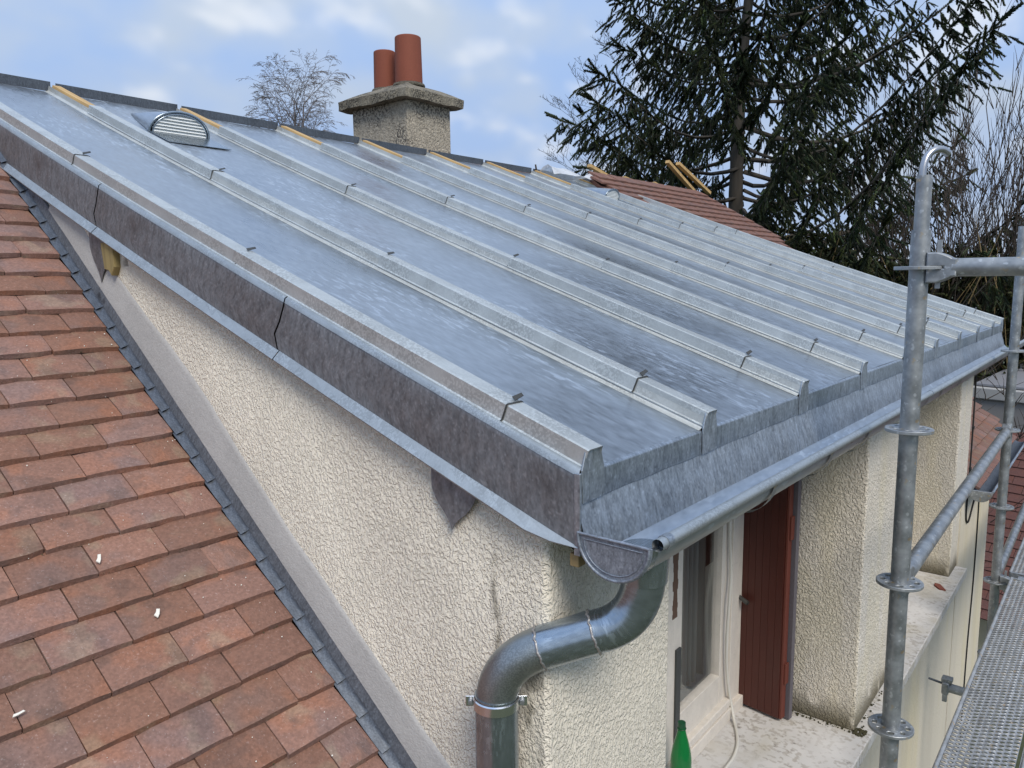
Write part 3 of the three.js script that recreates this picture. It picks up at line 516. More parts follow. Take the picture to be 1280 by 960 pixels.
// ---- windows
function makeWindow() {
  const w = group('window', house), z = -.593, x0 = .56, x1 = 2.19, y0 = -1.706, y1 = -.30;
  mesh('frame', merge([box(x1 - .085, x1 + .03, y0 + .04, y1, z - .05, z + .012, .003), box(x0, x0 + .08, y0 + .04, y1, z - .05, z + .012, .003), box(x0, x1 + .03, y0, y0 + .06, z - .06, z + .035, .004), box(x0, x1, y1, y1 + .06, z - .05, z + .01, .003)]), M.paint, w);
  for (const [a, b] of [[.64, 1.38], [1.545, 2.105]]) {
    const sh = (u0, u1, v0, v1, zz = .0) => box(u0, u1, v0, v1, z - .042, z + .002 + zz, .003);
    mesh('sash', merge([sh(a, a + .075, y0 + .075, y1 - .01), sh(b - .095, b, y0 + .075, y1 - .01), sh(a + .07, b - .09, y0 + .075, y0 + .235, -.002), sh(a + .07, b - .09, y1 - .10, y1 - .01, -.002), box(a, b, y0 + .062, y0 + .10, z - .03, z + .028, .006)]), M.paint, w);
    mesh('pane', box(a + .07, b - .09, y0 + .23, y1 - .09, z - .026, z - .022), M.glass, w);
    const rows = []; for (let k = 0; k <= 1; k++) { const row = []; for (let j = 0; j <= 60; j++) { const t = j / 60; row.push([a + .05 + (b - a - .1) * t, y0 + .2 + (y1 - y0 - .2) * k, z - .085 + .024 * Math.sin(j * .8 + 1.6 * Math.sin(j * .31)) - .03]); } rows.push(row); } mesh('curtain', skin(rows), M.curtain, w);
  }
  mesh('sash', box(1.38, 1.545, y0 + .07, y1 - .01, z - .045, z + .003, .003), M.paint, w);
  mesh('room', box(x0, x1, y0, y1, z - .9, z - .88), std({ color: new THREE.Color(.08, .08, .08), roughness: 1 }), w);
  // worn strip and lock rail on the meeting stile
  const q = rng(3), a = []; for (let y = -1.02; y < -.62; y += .02) { const hw = .012 + q() * .014; a.push(box(1.552 - hw, 1.556 + hw * .7, y, y + .021, z + .001, z + .0045 + q() * .001)); } mesh('worn_strip', merge(a), M.rust, w);
  mesh('lock_rail', box(1.560, 1.600, -1.60, -1.16, z + .002, z + .012, .003), std({ color: new THREE.Color(.05, .055, .055), roughness: .6 }), w);
  return w;
}
const w1 = makeWindow(); const w2 = w1.clone(); w2.name = 'window'; w2.position.x = 2.25; house.add(w2);
// ---- shutter folded against the pier, boards with grooves
{
  const sh = group('shutter', house); const x = 2.235, z0 = -.585, z1 = -.375, n = 6;
  sh.position.set(x, 0, z0); sh.rotation.y = -.13;
  for (let i = 0; i < n; i++) { const w = (z1 - z0) / n, g = box(-.014, .010, -1.690, -.31, i * w + .0005, (i + 1) * w - .0005, .0011); mesh('board', shiftUV(g, i * .31, i * .2), M.shutter, sh); }
  mesh('backing_board', box(-.004, .022, -1.688, -.312, .002, z1 - z0 - .002), M.shutter, sh);
  mesh('edge_strip', box(-.010, .026, -1.690, -.31, z1 - z0 + .0005, z1 - z0 + .012, .002), M.shutterEdge, sh);
  mesh('hinge', box(.0, .04, -.83, -.72, z1 - z0 + .012, z1 - z0 + .02, .002), M.shutterEdge, sh); mesh('hinge', box(.0, .04, -1.52, -1.42, z1 - z0 + .012, z1 - z0 + .02, .002), M.shutterEdge, sh);
  mesh('jamb_strip', box(.03, .06, -1.70, -.31, z1 - z0 - .02, z1 - z0 + .03), std({ color: new THREE.Color(.12, .11, .125), roughness: .8 }), sh);
  const h = merge([rod(V(-.012, -1.125, -.055), V(-.030, -1.130, -.050), .008, 12), rod(V(-.030, -1.128, -.055), V(-.045, -1.165, .055), .0085, 12, .011)]); mesh('handle', h, std({ color: new THREE.Color(.09, .09, .085), metalness: .6, roughness: .5 }), sh);
}
// ---- chimney
{
  const ch = group('chimney', house), x0 = 3.35, x1 = 3.86, z1 = -3.96, z0 = -4.65, yt = 1.805;
  mesh('stack', box(x0, x1, .2, yt, z0, z1, .012), M.grime, ch);
  const o = .085, a = new THREE.BoxGeometry(x1 - x0 + 2 * o, .07, z1 - z0 + 2 * o, 14, 2, 16); a.translate(0, .035, 0);
  const top = new THREE.BoxGeometry(x1 - x0 + 2 * o, .1, z1 - z0 + 2 * o, 14, 3, 16); const p = top.attributes.position;
  for (let i = 0; i < p.count; i++) { const t = p.getY(i) + .05; const k = 1 - .62 * (t / .1), kz = 1 - .5 * (t / .1); p.setXYZ(i, p.getX(i) * k, .07 + t * 1.05, p.getZ(i) * kz); }
  for (const g of [a, top]) { const q = g.attributes.position; for (let i = 0; i < q.count; i++) { const X = q.getX(i), Y = q.getY(i), Z = q.getZ(i); q.setXYZ(i, X + .03 * (fbm3(X * 9, Y * 12, Z * 9, 3, 1) - .5), Y + .024 * (fbm3(X * 9 + 4, Y * 9, Z * 9, 3, 2) - .5), Z + .03 * (fbm3(X * 9, Y * 12 + 7, Z * 9, 3, 3) - .5)); } }
  const cg = merge([a, top]); cg.computeVertexNormals(); cg.translate((x0 + x1) / 2, yt - .003, (z0 + z1) / 2); mesh('cap_slab', boxUV(cg), M.capstone, ch);
  const pot = (x, z, r, y0, h, tone) => { const pts = [[r * 1.06, 0], [r * 1.03, h * .5], [r, h - .012], [r * .985, h - .003], [r * .95, h], [r * .86, h - .004], [r * .86, h - .2]].map(q => new THREE.Vector2(...q)); const g = new THREE.LatheGeometry(pts, 36), u = g.attributes.uv; for (let i = 0; i < u.count; i++) u.setXY(i, u.getX(i) * 6.28 * r, u.getY(i) * h); g.translate(x, y0, z); mesh('chimney_pot', g, M.pot, ch); const c = new THREE.TorusGeometry(r * 1.1, .016, 8, 30); c.rotateX(Math.PI / 2); c.scale(1, 1.1, 1); c.translate(x, y0 + .006, z); mesh('mortar_collar', c, M.capstone, ch); };
  pot(3.575, -4.165, .110, 1.965, .40); pot(3.57, -4.455, .094, 1.965, .335);
}
// ---- lower gutter beyond the dormer with hopper and wires
{
  const g2 = group('lower_gutter', house), yc = -1.17, zc = .02, r = .068;
  const rows = []; for (let t = 0; t <= 4; t++) { const x = 4.98 + 2.4 * t / 4, row = []; for (let j = 0; j <= 16; j++) { const a = Math.PI * j / 16; row.push([x, yc - Math.sin(a) * r, zc - Math.cos(a) * r]); } rows.push(row); }
  mesh('trough', skin(rows), M.darkzinc, g2); mesh('front_bead', rod(V(4.98, yc, zc + r + .004), V(7.38, yc, zc + r + .004), .009, 10), M.zincFront, g2);
  const s = new THREE.Shape(); s.absarc(0, 0, r + .004, Math.PI, 2 * Math.PI, false); s.closePath(); const cg = new THREE.ExtrudeGeometry(s, { depth: .02, bevelEnabled: true, bevelSize: .003, bevelThickness: .003, bevelSegments: 2 }); cg.rotateY(-Math.PI / 2); cg.translate(4.98, yc, zc); mesh('end_cap', boxUV(cg), M.galv, g2);
}
{
  const wz = -.066; const k = (pts, r) => tube(pts.map(p => V(...p)), r, 40, 6);
  mesh('wall_wire', merge([k([[5.062, -.3, wz - .004], [5.064, -.8, wz], [5.064, -1.1, wz], [5.05, -1.40, wz], [5.16, -1.46, wz], [5.34, -1.37, wz], [5.55, -1.27, wz]], .006), k([[5.62, -1.26, wz], [5.66, -1.6, wz], [5.66, -2.1, wz], [5.60, -2.6, wz], [5.6, -3.4, wz]], .005)]), M.black, house);
  for (const y of [-.75, -1.05]) mesh('wire_clip', box(5.05, 5.085, y, y + .02, wz - .006, wz + .008), M.black, house);
}

// move the house group to its own base
{ const off = V(2.6, -5, -2.2); house.position.copy(off); for (const c of house.children) c.position.sub(off); }

// =================================================================== SCAFFOLD
const scaf = group('scaffold'); tag(scaf, 'galvanised tube scaffold with ring rosettes standing in front of the gutter', 'scaffold');
{
  const rows = [.365, -.075, -.515, -.955, -1.395, -1.84];
  function rosette(x, y, z, parent) {
    const s = new THREE.Shape(); s.absarc(0, 0, .060, 0, Math.PI * 2, false); const N = 8;
    for (let i = 0; i < N; i++) { const a = i / N * Math.PI * 2 + .2, h = new THREE.Path(), w = i % 2 ? .010 : .013; h.absellipse(Math.cos(a) * .0435, Math.sin(a) * .0435, .0085, w * .85, 0, Math.PI * 2, true, a); s.holes.push(h); }
    const g = new THREE.ExtrudeGeometry(s, { depth: .007, bevelEnabled: true, bevelSize: .0012, bevelThickness: .0012, bevelSegments: 1, curveSegments: 20 }); g.rotateX(-Math.PI / 2); g.translate(x, y - .004, z); mesh('rosette', boxUV(g), M.galv, parent);
  }
  const post = (x, z, top, ring) => { const p = group('post', scaf); mesh('tube', rod(V(x, -5, z), V(x, top, z), .0242, 28), M.galv, p); for (const y of ring) rosette(x, y, z, p); return p; };
  const p1 = post(1.165, .298, .462, rows);
  mesh('spigot', merge([rod(V(1.165, .45, .298), V(1.165, .605, .298), .0192, 24), rod(V(1.165, .452, .298), V(1.165, .464, .298), .0225, 24)]), M.galv, p1);
  const dent = new THREE.SphereGeometry(.010, 14, 8); dent.scale(1, 1.2, .25); dent.translate(1.145, .432, .310); 
  const p2 = post(3.835, .262, .595, [.365, -.075, -.515, -.955, -1.395, -1.84]);
  const p3 = post(1.165, 1.03, .9, rows); const p4 = post(3.835, 1.0, .9, rows);
  // wedge heads and ledgers
  const wedge = (x, y, z, dx, dz, parent) => {
    const g = new THREE.CapsuleGeometry(.001, .001, 1, 4); const s = new THREE.Shape(); s.moveTo(.024, .036); s.lineTo(.045, .036); s.quadraticCurveTo(.066, .030, .078, .021); s.lineTo(.088, .020); s.lineTo(.088, -.020); s.lineTo(.078, -.021); s.quadraticCurveTo(.066, -.030, .045, -.036); s.lineTo(.024, -.036); s.lineTo(.024, -.006); s.lineTo(.064, -.006); s.lineTo(.064, .006); s.lineTo(.024, .006); s.closePath();
    const e = new THREE.ExtrudeGeometry(s, { depth: .034, bevelEnabled: true, bevelSize: .004, bevelThickness: .005, bevelSegments: 2 }); e.translate(0, 0, -.017);
    const w = box(.040, .052, -.055, .072, -.003, .003, .001); const m = mergeGeometries([boxUV(e), w].map(q => { q.deleteAttribute && 0; return q.index ? q.toNonIndexed() : q; }));
    m.rotateY(Math.atan2(-dz, dx)); m.translate(x, y, z); mesh('wedge_head', m, M.galv, parent);
  };
  const bar = (name, a, b, r) => { const t = group(name, scaf), d = b.clone().sub(a).normalize(); mesh('tube', rod(a.clone().addScaledVector(d, .08), b.clone().addScaledVector(d, -.08), r, 24), M.galv, t); wedge(a.x, a.y, a.z, d.x, d.z, t); wedge(b.x, b.y, b.z, -d.x, -d.z, t); };
  bar('transom', V(1.165, .365, .298), V(1.165, .365, 1.03), .0235);
  bar('guard_rail', V(1.165, -.515, .298), V(3.835, -.515, .262), .0235);
  bar('transom', V(3.835, -1.395, .262), V(3.835, -1.395, 1.0), .0235); bar('transom', V(1.165, -1.395, .298), V(1.165, -1.395, 1.03), .0235);
  { const t = group('ledger', scaf); mesh('tube', rod(V(3.91, -1.375, .262), V(6.5, -1.375, .235), .0235, 20), M.galv, t); wedge(3.835, -1.375, .262, 1, 0, t); }
  // loose spigot behind the first wedge, bent bright hook on the spigot, wall tie
  mesh('hook', tube([V(1.160, .59, .293), V(1.164, .63, .294), V(1.174, .656, .300), V(1.190, .671, .312), V(1.212, .674, .326), V(1.232, .665, .338)], .0095, 24, 12), std({ color: new THREE.Color(.42, .43, .45), metalness: .9, roughness: .3 }), p1);
  const tie = group('wall_tie', scaf); mesh('tube', rod(V(2.80, -1.6, .50), V(2.80, -1.6, .205), .0215, 18), M.galv, tie); mesh('coupler', merge([box(2.772, 2.828, -1.63, -1.57, .185, .215, .008), box(2.775, 2.79, -1.665, -1.62, .19, .21, .003), box(2.785, 2.83, -1.575, -1.555, .18, .225, .003)]), M.galv, tie); mesh('eye_bolt', rod(V(2.80, -1.588, .2), V(2.80, -1.58, .125), .0055, 8), M.darkzinc, tie);
}
// perforated decks
function deckGeo(len, wd) {
  const cell = new THREE.Shape(); const px = .027, pz = .0208; cell.moveTo(-px / 2, -pz / 2); cell.lineTo(px / 2, -pz / 2); cell.lineTo(px / 2, pz / 2); cell.lineTo(-px / 2, pz / 2); cell.closePath();
  const h = new THREE.Path(); h.absellipse(0, 0, .0060, .0085, 0, Math.PI * 2, true); cell.holes.push(h);
  const flat = new THREE.ShapeGeometry(cell, 8); flat.rotateX(-Math.PI / 2);
  const lip = []; for (let k = 0; k <= 1; k++) lip.push([...Array(11)].map((_, j) => { const a = j / 10 * Math.PI * 2; return [Math.cos(a) * (.0060 + .0013 * k), .0026 * (1 - k), Math.sin(a) * (.0085 + .0013 * k)]; }));
  const one = merge([flat, skin(lip)]), a = [];
  const nx = Math.floor(len / px), nz = Math.floor((wd - .03) / pz);
  for (let i = 0; i < nx; i++) for (let j = 0; j < nz; j++) { if ((i + j) % 2 && 0) continue; const g = one.clone(); const off = (j % 2) * .5; if (off && i === nx - 1) continue; g.translate((i + .5 + off) * px, 0, .015 + (j + .5) * pz); a.push(g); }
  return boxUV(merge(a));
}
{
  const dg = deckGeo(2.60, .25);
  const mk = (x, z, label) => {
    const d = group('scaffold_deck'); mesh('deck_sheet', dg, M.deck, d);
    const rail = z0 => { const pr = [[-.055, .0], [-.004, .0], [.0045, .001], [.0055, .006], [.0045, .010], [.0, .0115], [.0, .016]]; return skin([0, 2.6].map(xx => pr.map(([y, zz]) => [xx, y, z0 < .1 ? zz : z0 - zz])), z0 < .1); };
    mesh('side_rail', rail(0), M.deck, d); mesh('side_rail', rail(.25), M.deck, d);
    const rib = []; for (let i = 0; i < 4; i++) rib.push(box(0, 2.6, -.02, -.012, .045 + i * .05, .052 + i * .05)); mesh('stiffener', merge(rib), M.deck, d);
    for (const e of [0, 2.585]) mesh('end_plate', box(e, e + .015, -.06, .0035, .004, .246, .002), M.galv, d);
    for (const zz of [.05, .2]) mesh('claw', box(2.57, 2.64, -.012, .006, zz - .018, zz + .018, .004), M.galv, d);
    d.position.set(x, -1.345, z); return tag(d, label, 'scaffold deck', 'perforated steel scaffold decks');
  };
  mk(1.20, .335, 'perforated steel scaffold deck nearest the wall, in the lower right corner');
  mk(3.88, .318, 'farther perforated steel deck beyond the second scaffold post');
}

// =================================================================== LOOSE THINGS
{ // green bottle on the ledge
  const b = group('bottle'); b.position.set(1.43, -1.706, -.49); tag(b, 'green plastic bottle with dark green cap standing on the window ledge', 'bottle');
  const pts = [[0, .004], [.028, .001], [.038, .006], [.041, .02], [.041, .075], [.039, .08], [.041, .085], [.041, .15], [.0395, .156], [.041, .162], [.040, .185], [.036, .215], [.028, .25], [.019, .283], [.0145, .303], [.0138, .312]].map(p => new THREE.Vector2(...p)); const g = new THREE.LatheGeometry(pts, 40); mesh('body', g, M.bottle, b);
  mesh('water', new THREE.LatheGeometry([[0, .006], [.039, .01], [.0395, .15], [.0, .152]].map(p => new THREE.Vector2(...p)), 32), std({ color: new THREE.Color(.02, .22, .08), roughness: .2 }), b);
  const c = new THREE.CylinderGeometry(.0152, .0158, .020, 30); c.translate(0, .322, 0); const rg = new THREE.TorusGeometry(.0162, .002, 8, 30); rg.rotateX(Math.PI / 2); rg.translate(0, .307, 0); mesh('cap', merge([c, rg]), M.bottlecap, b);
}
tag(mesh('cable', tube([V(2.055, -.45, -.585), V(2.052, -.80, -.578), V(2.058, -1.00, -.57), V(2.035, -1.12, -.565), V(2.032, -1.3, -.57), V(2.055, -1.5, -.57), V(2.085, -1.63, -.562), V(2.06, -1.69, -.535), V(1.985, -1.698, -.49), V(1.90, -1.699, -.452), V(1.80, -1.699, -.43), V(1.70, -1.698, -.425), V(1.58, -1.699, -.40)], .0068, 90, 8), M.rope), 'white cable hanging down the window frame and trailing over the ledge', 'cable');
{ const s = new THREE.Shape(); s.moveTo(-.06, -.012); s.lineTo(.03, -.02); s.lineTo(.05, .005); s.lineTo(.02, .02); s.lineTo(-.04, .018); s.closePath(); const g = new THREE.ExtrudeGeometry(s, { depth: .008, bevelEnabled: true, bevelSize: .002, bevelThickness: .002, bevelSegments: 1 }); g.rotateX(-Math.PI / 2); g.rotateY(.6); g.translate(4.37, -1.705, -.10); tag(mesh('tile_fragment', boxUV(g), std({ color: new THREE.Color(.2, .06, .04), roughness: .85 })), 'broken piece of red tile lying on the ledge past the first post', 'tile fragment'); }
const onTile = (x, u, h = .0) => V(x, h, -u).applyEuler(new THREE.Euler(TH, 0, 0)).add(V(0, -1.1172, -.06));
function chip(name, x, u, l, w, rot, label, cat, grp) {
  const s = new THREE.Shape(); s.moveTo(-l * .5, -w * .4); s.lineTo(-l * .1, -w * .5); s.lineTo(l * .5, -w * .25); s.lineTo(l * .42, w * .4); s.lineTo(l * .05, w * .3); s.lineTo(-l * .35, w * .55); s.closePath();
  const g = new THREE.ExtrudeGeometry(s, { depth: .003, bevelEnabled: true, bevelSize: .0008, bevelThickness: .0008, bevelSegments: 1 }); g.rotateX(-Math.PI / 2); g.rotateY(rot); g.rotateX(TH + .11); const P = onTile(x, u, .0035); g.translate(P.x, P.y, P.z);
  tag(mesh(name, boxUV(g), M.chip), label, cat, grp);
}
chip('plaster_chip', -.389, 1.342, .023, .008, 1.1, 'white plaster chip on a tile, the upper of two similar chips', 'plaster chip', 'plaster chips on the tiles');
chip('plaster_chip', -.331, 1.150, .021, .009, .95, 'white plaster chip on a tile, the lower of two similar chips', 'plaster chip', 'plaster chips on the tiles');
chip('plaster_chip', -.655, 1.040, .022, .004, .1, 'thin white plaster sliver on a tile near the left edge', 'plaster chip', 'plaster chips on the tiles');
{ const q = rng(44), a = []; const spots = [[-.109, 1.151], [-.122, 1.157], [-.089, 1.087], [-.085, .729], [-.061, .693], [-.1, .755], [-.306, 1.018]]; for (let i = 0; i < 90; i++) spots.push([-.04 - .75 * q() * q(), .5 + 1.9 * q()]); for (const [x, u] of spots) { const r = .0008 + .0018 * q() * q(); const g = new THREE.IcosahedronGeometry(r, 0); const P = onTile(x, u, .0015 - .117 * (((u - .7115) % GA + GA) % GA)); g.translate(P.x, P.y, P.z); a.push(g); } tag(mesh('plaster_crumbs', merge(a), M.chip), 'tiny white plaster crumbs scattered over the red tiles', null, null, 'stuff'); }
{ const q = rng(45), a = []; for (let i = 0; i < 420; i++) { const k = Math.floor(q() * 26), u = .22 + GA * k - .0035, x = -.04 - .95 * Math.pow(q(), 1.3); const r = .0007 + .0022 * q() * q() * q(); const g = new THREE.IcosahedronGeometry(r, 0); g.scale(1.6, .8, 1); const P = onTile(x, .7115 + GA * Math.round((u - .7115) / GA) - .003 * q(), -.0125 + r * .5); g.translate(P.x, P.y, P.z); a.push(g); } tag(mesh('moss_crumbs', merge(a), std({ color: new THREE.Color(.075, .07, .035), roughness: 1 })), 'dark moss and grit caught under the tile noses', null, null, 'stuff'); }
// laths and offcuts along the ridge
const lath = (a, b, w, h, label, mat = M.wood) => { const A0 = V(...a), B0 = V(...b), l = A0.distanceTo(B0); const g = new THREE.BoxGeometry(w, h, l); const m = mesh('wooden_lath', boxUV(g), mat); m.position.copy(A0).add(B0).multiplyScalar(.5); m.lookAt(B0); return tag(m, label, 'lath', 'wooden laths sticking up at the ridge'); };
lath([5.36, 1.44, -3.52], [5.90, 1.28, -3.44], .045, .03, 'pale wooden lath sticking up beside the far roof vent, leftmost of the laths');
lath([5.70, 1.36, -3.53], [6.02, 1.28, -3.46], .035, .03, 'short wooden lath end just right of the leftmost lath');
lath([6.05, 1.39, -3.54], [6.40, 1.30, -3.46], .045, .03, 'short wooden lath end at the top left corner of the far tiles');
lath([6.38, 1.37, -3.54], [6.62, 1.30, -3.47], .035, .03, 'stubby lath end above the far tiles, third from the vent');
lath([6.70, 1.39, -3.54], [6.98, 1.30, -3.47], .04, .03, 'stubby lath end left of the long crossed laths');
lath([7.00, 1.655, -3.53], [7.62, 1.37, -3.50], .05, .035, 'long wooden lath leaning at the ridge, left one of the long pair');
lath([7.18, 1.65, -3.49], [7.98, 1.37, -3.46], .05, .035, 'long wooden lath leaning at the ridge, right one of the long pair');
tag(mesh('stick', rod(V(4.515, 1.27, -3.52), V(4.49, 1.36, -3.52), .010, 8, .007), M.twig), 'short dark stick standing on the ridge left of the plastic film', 'stick');
{ const rows = []; for (let i = 0; i <= 6; i++) { const row = []; for (let j = 0; j <= 36; j++) { const f = j / 36, t = i / 6; const n = fbm3(f * 14, t * 3, 2, 4, 5) - .5; row.push([4.45 + 1.65 * f + .05 * n, 1.265 + .06 * Math.sin(Math.PI * Math.min(1, t * 1.2)) * (.4 + .9 * vn(f * 9, 1, 64, 64, 3)) + .07 * n - .02 * f, -3.28 - .26 * t + .05 * (vn(f * 12, t * 3, 64, 64, 8) - .5)]); } rows.push(row); } tag(mesh('plastic_film', skin(rows), M.film), 'crumpled clear plastic film lying along the ridge left of the laths', 'plastic film'); }

// =================================================================== TREES
function sprigGeo() {
  const pos = [], uv = [], col = [], q = rng(12), Ls = .24; const tri = (a, b, c, k) => { for (const p of [a, b, c]) { pos.push(...p); uv.push(0, 0); col.push(.031 * k, .050 * k, .018 * k); } };
  for (let r = 0; r < 8; r++) for (let j = 0; j < 7; j++) {
    const f = r / 8, z = Ls * f, a = j / 7 * 6.283 + r * .55, l = .060 * (1 - .45 * f) * (.8 + .4 * q()), w = .0095, ca = Math.cos(a), sa = Math.sin(a), k = .5 + 1.1 * q(), w2 = w * .6;
    const rad = l * .55, zz = z + l * .9, b0 = [-sa * w, ca * w, z], b1 = [sa * w, -ca * w, z], t0 = [ca * rad - sa * w2, sa * rad + ca * w2, zz], t1 = [ca * rad + sa * w2, sa * rad - ca * w2, zz]; tri(b0, b1, t1, k); tri(b0, t1, t0, k);
  }
  for (let j = 0; j < 2; j++) { const a = j * 1.57, w = .009; tri([Math.cos(a) * w, Math.sin(a) * w, 0], [-Math.cos(a) * w, -Math.sin(a) * w, 0], [0, 0, Ls * 1.1], .9); }
  const g = buf(pos, uv); g.setAttribute('color', new THREE.Float32BufferAttribute(col, 3)); return g;
}
const SPR = sprigGeo(); M.needle.vertexColors = true;
function instanced(name, geo, mat, mats, cols, parent) { const m = new THREE.InstancedMesh(geo, mat, mats.length); mats.forEach((x, i) => { m.setMatrixAt(i, x); if (cols) m.setColorAt(i, cols[i]); }); m.name = name; m.castShadow = m.receiveShadow = true; m.userData.kind = 'stuff'; parent.add(m); return m; }
const thin = (a, b, r0, r1, out) => { out.push([a, b, r0, r1]); };
function sticks(list) { // list of [a,b,r0,r1] -> one geometry of three-sided sticks
  const pos = [], uv = [], idx = []; let n = 0; const t = V(0, 0, 0), u = V(0, 0, 0), w = V(0, 0, 0);
  for (const [a, b, r0, r1] of list) { t.copy(b).sub(a).normalize(); u.set(Math.abs(t.y) > .9 ? 1 : 0, Math.abs(t.y) > .9 ? 0 : 1, 0).cross(t).normalize(); w.copy(t).cross(u); for (const [p, r] of [[a, r0], [b, r1]]) for (let k = 0; k < 3; k++) { const c = Math.cos(k * 2.094) * r, s = Math.sin(k * 2.094) * r; pos.push(p.x + u.x * c + w.x * s, p.y + u.y * c + w.y * s, p.z + u.z * c + w.z * s); uv.push(k / 3, 0); } for (let k = 0; k < 3; k++) { const k2 = (k + 1) % 3; idx.push(n + k, n + k2, n + 3 + k, n + k2, n + 3 + k2, n + 3 + k); } n += 6; }
  return buf(pos, uv, idx);
}
function spruce(x, y, z, H, baseR, maxLen, seed, label, opts = {}) {
  const t = group('spruce_tree'); t.position.set(x, y, z); tag(t, label, 'spruce'); const q = rng(seed);
  const tp = []; for (let i = 0; i <= 10; i++) tp.push(V(.12 * Math.sin(i * .9), H * i / 10, .1 * Math.cos(i * .7)));
  { const c = new THREE.CatmullRomCurve3(tp), g = new THREE.TubeGeometry(c, 40, 1, 12), p = g.attributes.position, cc = V(0, 0, 0); const n = 13; for (let i = 0; i < p.count; i++) { const f = Math.floor(i / n) / 40; c.getPointAt(f, cc); const r = baseR * (1 - .93 * f) * (1 + .12 * (h2(i, 3, 1) - .5)); p.setXYZ(i, cc.x + (p.getX(i) - cc.x) * r, cc.y + (p.getY(i) - cc.y) * r, cc.z + (p.getZ(i) - cc.z) * r); } g.computeVertexNormals(); mesh('trunk', g, M.bark, t); }
  const mats = [], cols = [], tw = [], dum = new THREE.Object3D();
  const sprig = (p, dir, s) => { dum.position.copy(p); dum.quaternion.setFromUnitVectors(V(0, 0, 1), dir); dum.rotateZ(q() * 6); dum.scale.setScalar(s); dum.updateMatrix(); mats.push(dum.matrix.clone()); const k = .4 + 1.4 * q() * q(), yl = q(); cols.push(new THREE.Color(k * (.75 + .9 * yl * yl), k * (.9 + .4 * yl * yl), k * (.95 - .25 * yl))); };
  const nB = opts.n || 92;
  for (let b = 0; b < nB; b++) {
    const f = (b + q()) / nB, hy = H * (.10 + .88 * Math.pow(f, .92)), az = b * 2.399 + q() * .7, lift = opts.lift ? opts.lift(az) : 1;
    const env = Math.min(1, .72 + f * 1.2) * Math.pow(1 - f, .62) / .86; const len = maxLen * env * (.72 + .42 * q()) * (opts.lenf ? opts.lenf(az) : 1); if (len < .3) continue;
    const rise = (.10 + .22 * q()) * lift, sag = .10 + .10 * q();
    const dirx = Math.cos(az), dirz = Math.sin(az), side = V(-dirz, 0, dirx); const bend = (q() - .5) * .5;
    const P = s => V(dirx * len * s + side.x * bend * len * s * s * .5, hy - sag * len * Math.sin(Math.PI * Math.min(1, s * 1.15)) * .6 + rise * len * Math.pow(s, 2.1), dirz * len * s + side.z * bend * len * s * s * .5);
    const pts = []; for (let i = 0; i <= 8; i++) pts.push(P(i / 8));
    { const rb = .018 + .0085 * len; const list = []; for (let i = 0; i < 8; i++) list.push([pts[i], pts[i + 1], rb * (1 - i / 8.5), rb * (1 - (i + 1) / 8.5)]); mesh('branch', sticks(list), M.bark, t); }
    const step = .115, dens = (opts.dens || 1.4) * (.65 + .5 * q());
    for (let s = .16 + .12 * q(); s <= 1.0; s += step / len) {
      const p = P(s), fw = P(Math.min(1.02, s + .03)).sub(P(s - .02)).normalize();
      for (const sd of [-1, 1]) {
        if (q() > dens * (.22 + 1.05 * s)) { if (q() < .5) { const e0 = p.clone().add(V((q() - .5) * .3, -.3 - .6 * q(), (q() - .5) * .3)); tw.push([p, e0, .007, .003]); } continue; }
        const l2 = (.25 + .75 * q()) * (.55 + .45 * Math.sin(Math.PI * s)) * (opts.droop || 1) * Math.min(1, len / 2.2);
        const dr = V(fw.x * .5 + side.x * sd * (.35 + .3 * q()), -.75 - .5 * q() + .6 * s * s, fw.z * .5 + side.z * sd * (.35 + .3 * q())).normalize();
        const e = p.clone().addScaledVector(dr, l2); tw.push([p, e, .006, .003]);
        for (let k = .04; k < l2; k += .058) { const pp = p.clone().addScaledVector(dr, k); const d2 = dr.clone().add(V((q() - .5) * 1.2, (q() - .5) * .6 - .25, (q() - .5) * 1.2)).normalize(); sprig(pp, d2, .42 + .46 * q()); }
      }
      if (s > .5 && q() < .8) sprig(p, fw.clone().add(V((q() - .5) * 1.1, (q() - .3) * .6, (q() - .5) * 1.1)).normalize(), .8 + .5 * q());
    }
    for (let k = 0; k < 3; k++) sprig(P(1), P(1).sub(P(.9)).normalize().add(V((q() - .5) * .9, (q() - .4) * .5, (q() - .5) * .9)).normalize(), .9 + .5 * q());
  }
  mesh('twigs', sticks(tw), M.twig, t).userData.kind = 'stuff';
  instanced('crown', SPR, M.needle, mats, cols, t); console.log('sprigs', mats.length);
  return t;
}
spruce(13.7, -5, -5.4, 15.5, .235, 5.3, 21, 'tall dark spruce with drooping branches behind the far end of the roof', { n: 128, droop: .95, lenf: az => 1.0 - .24 * Math.max(0, Math.cos(az - Math.atan2(-.775, -.63))), lift: az => 1 + .9 * Math.max(0, Math.sin(az + .2)) });
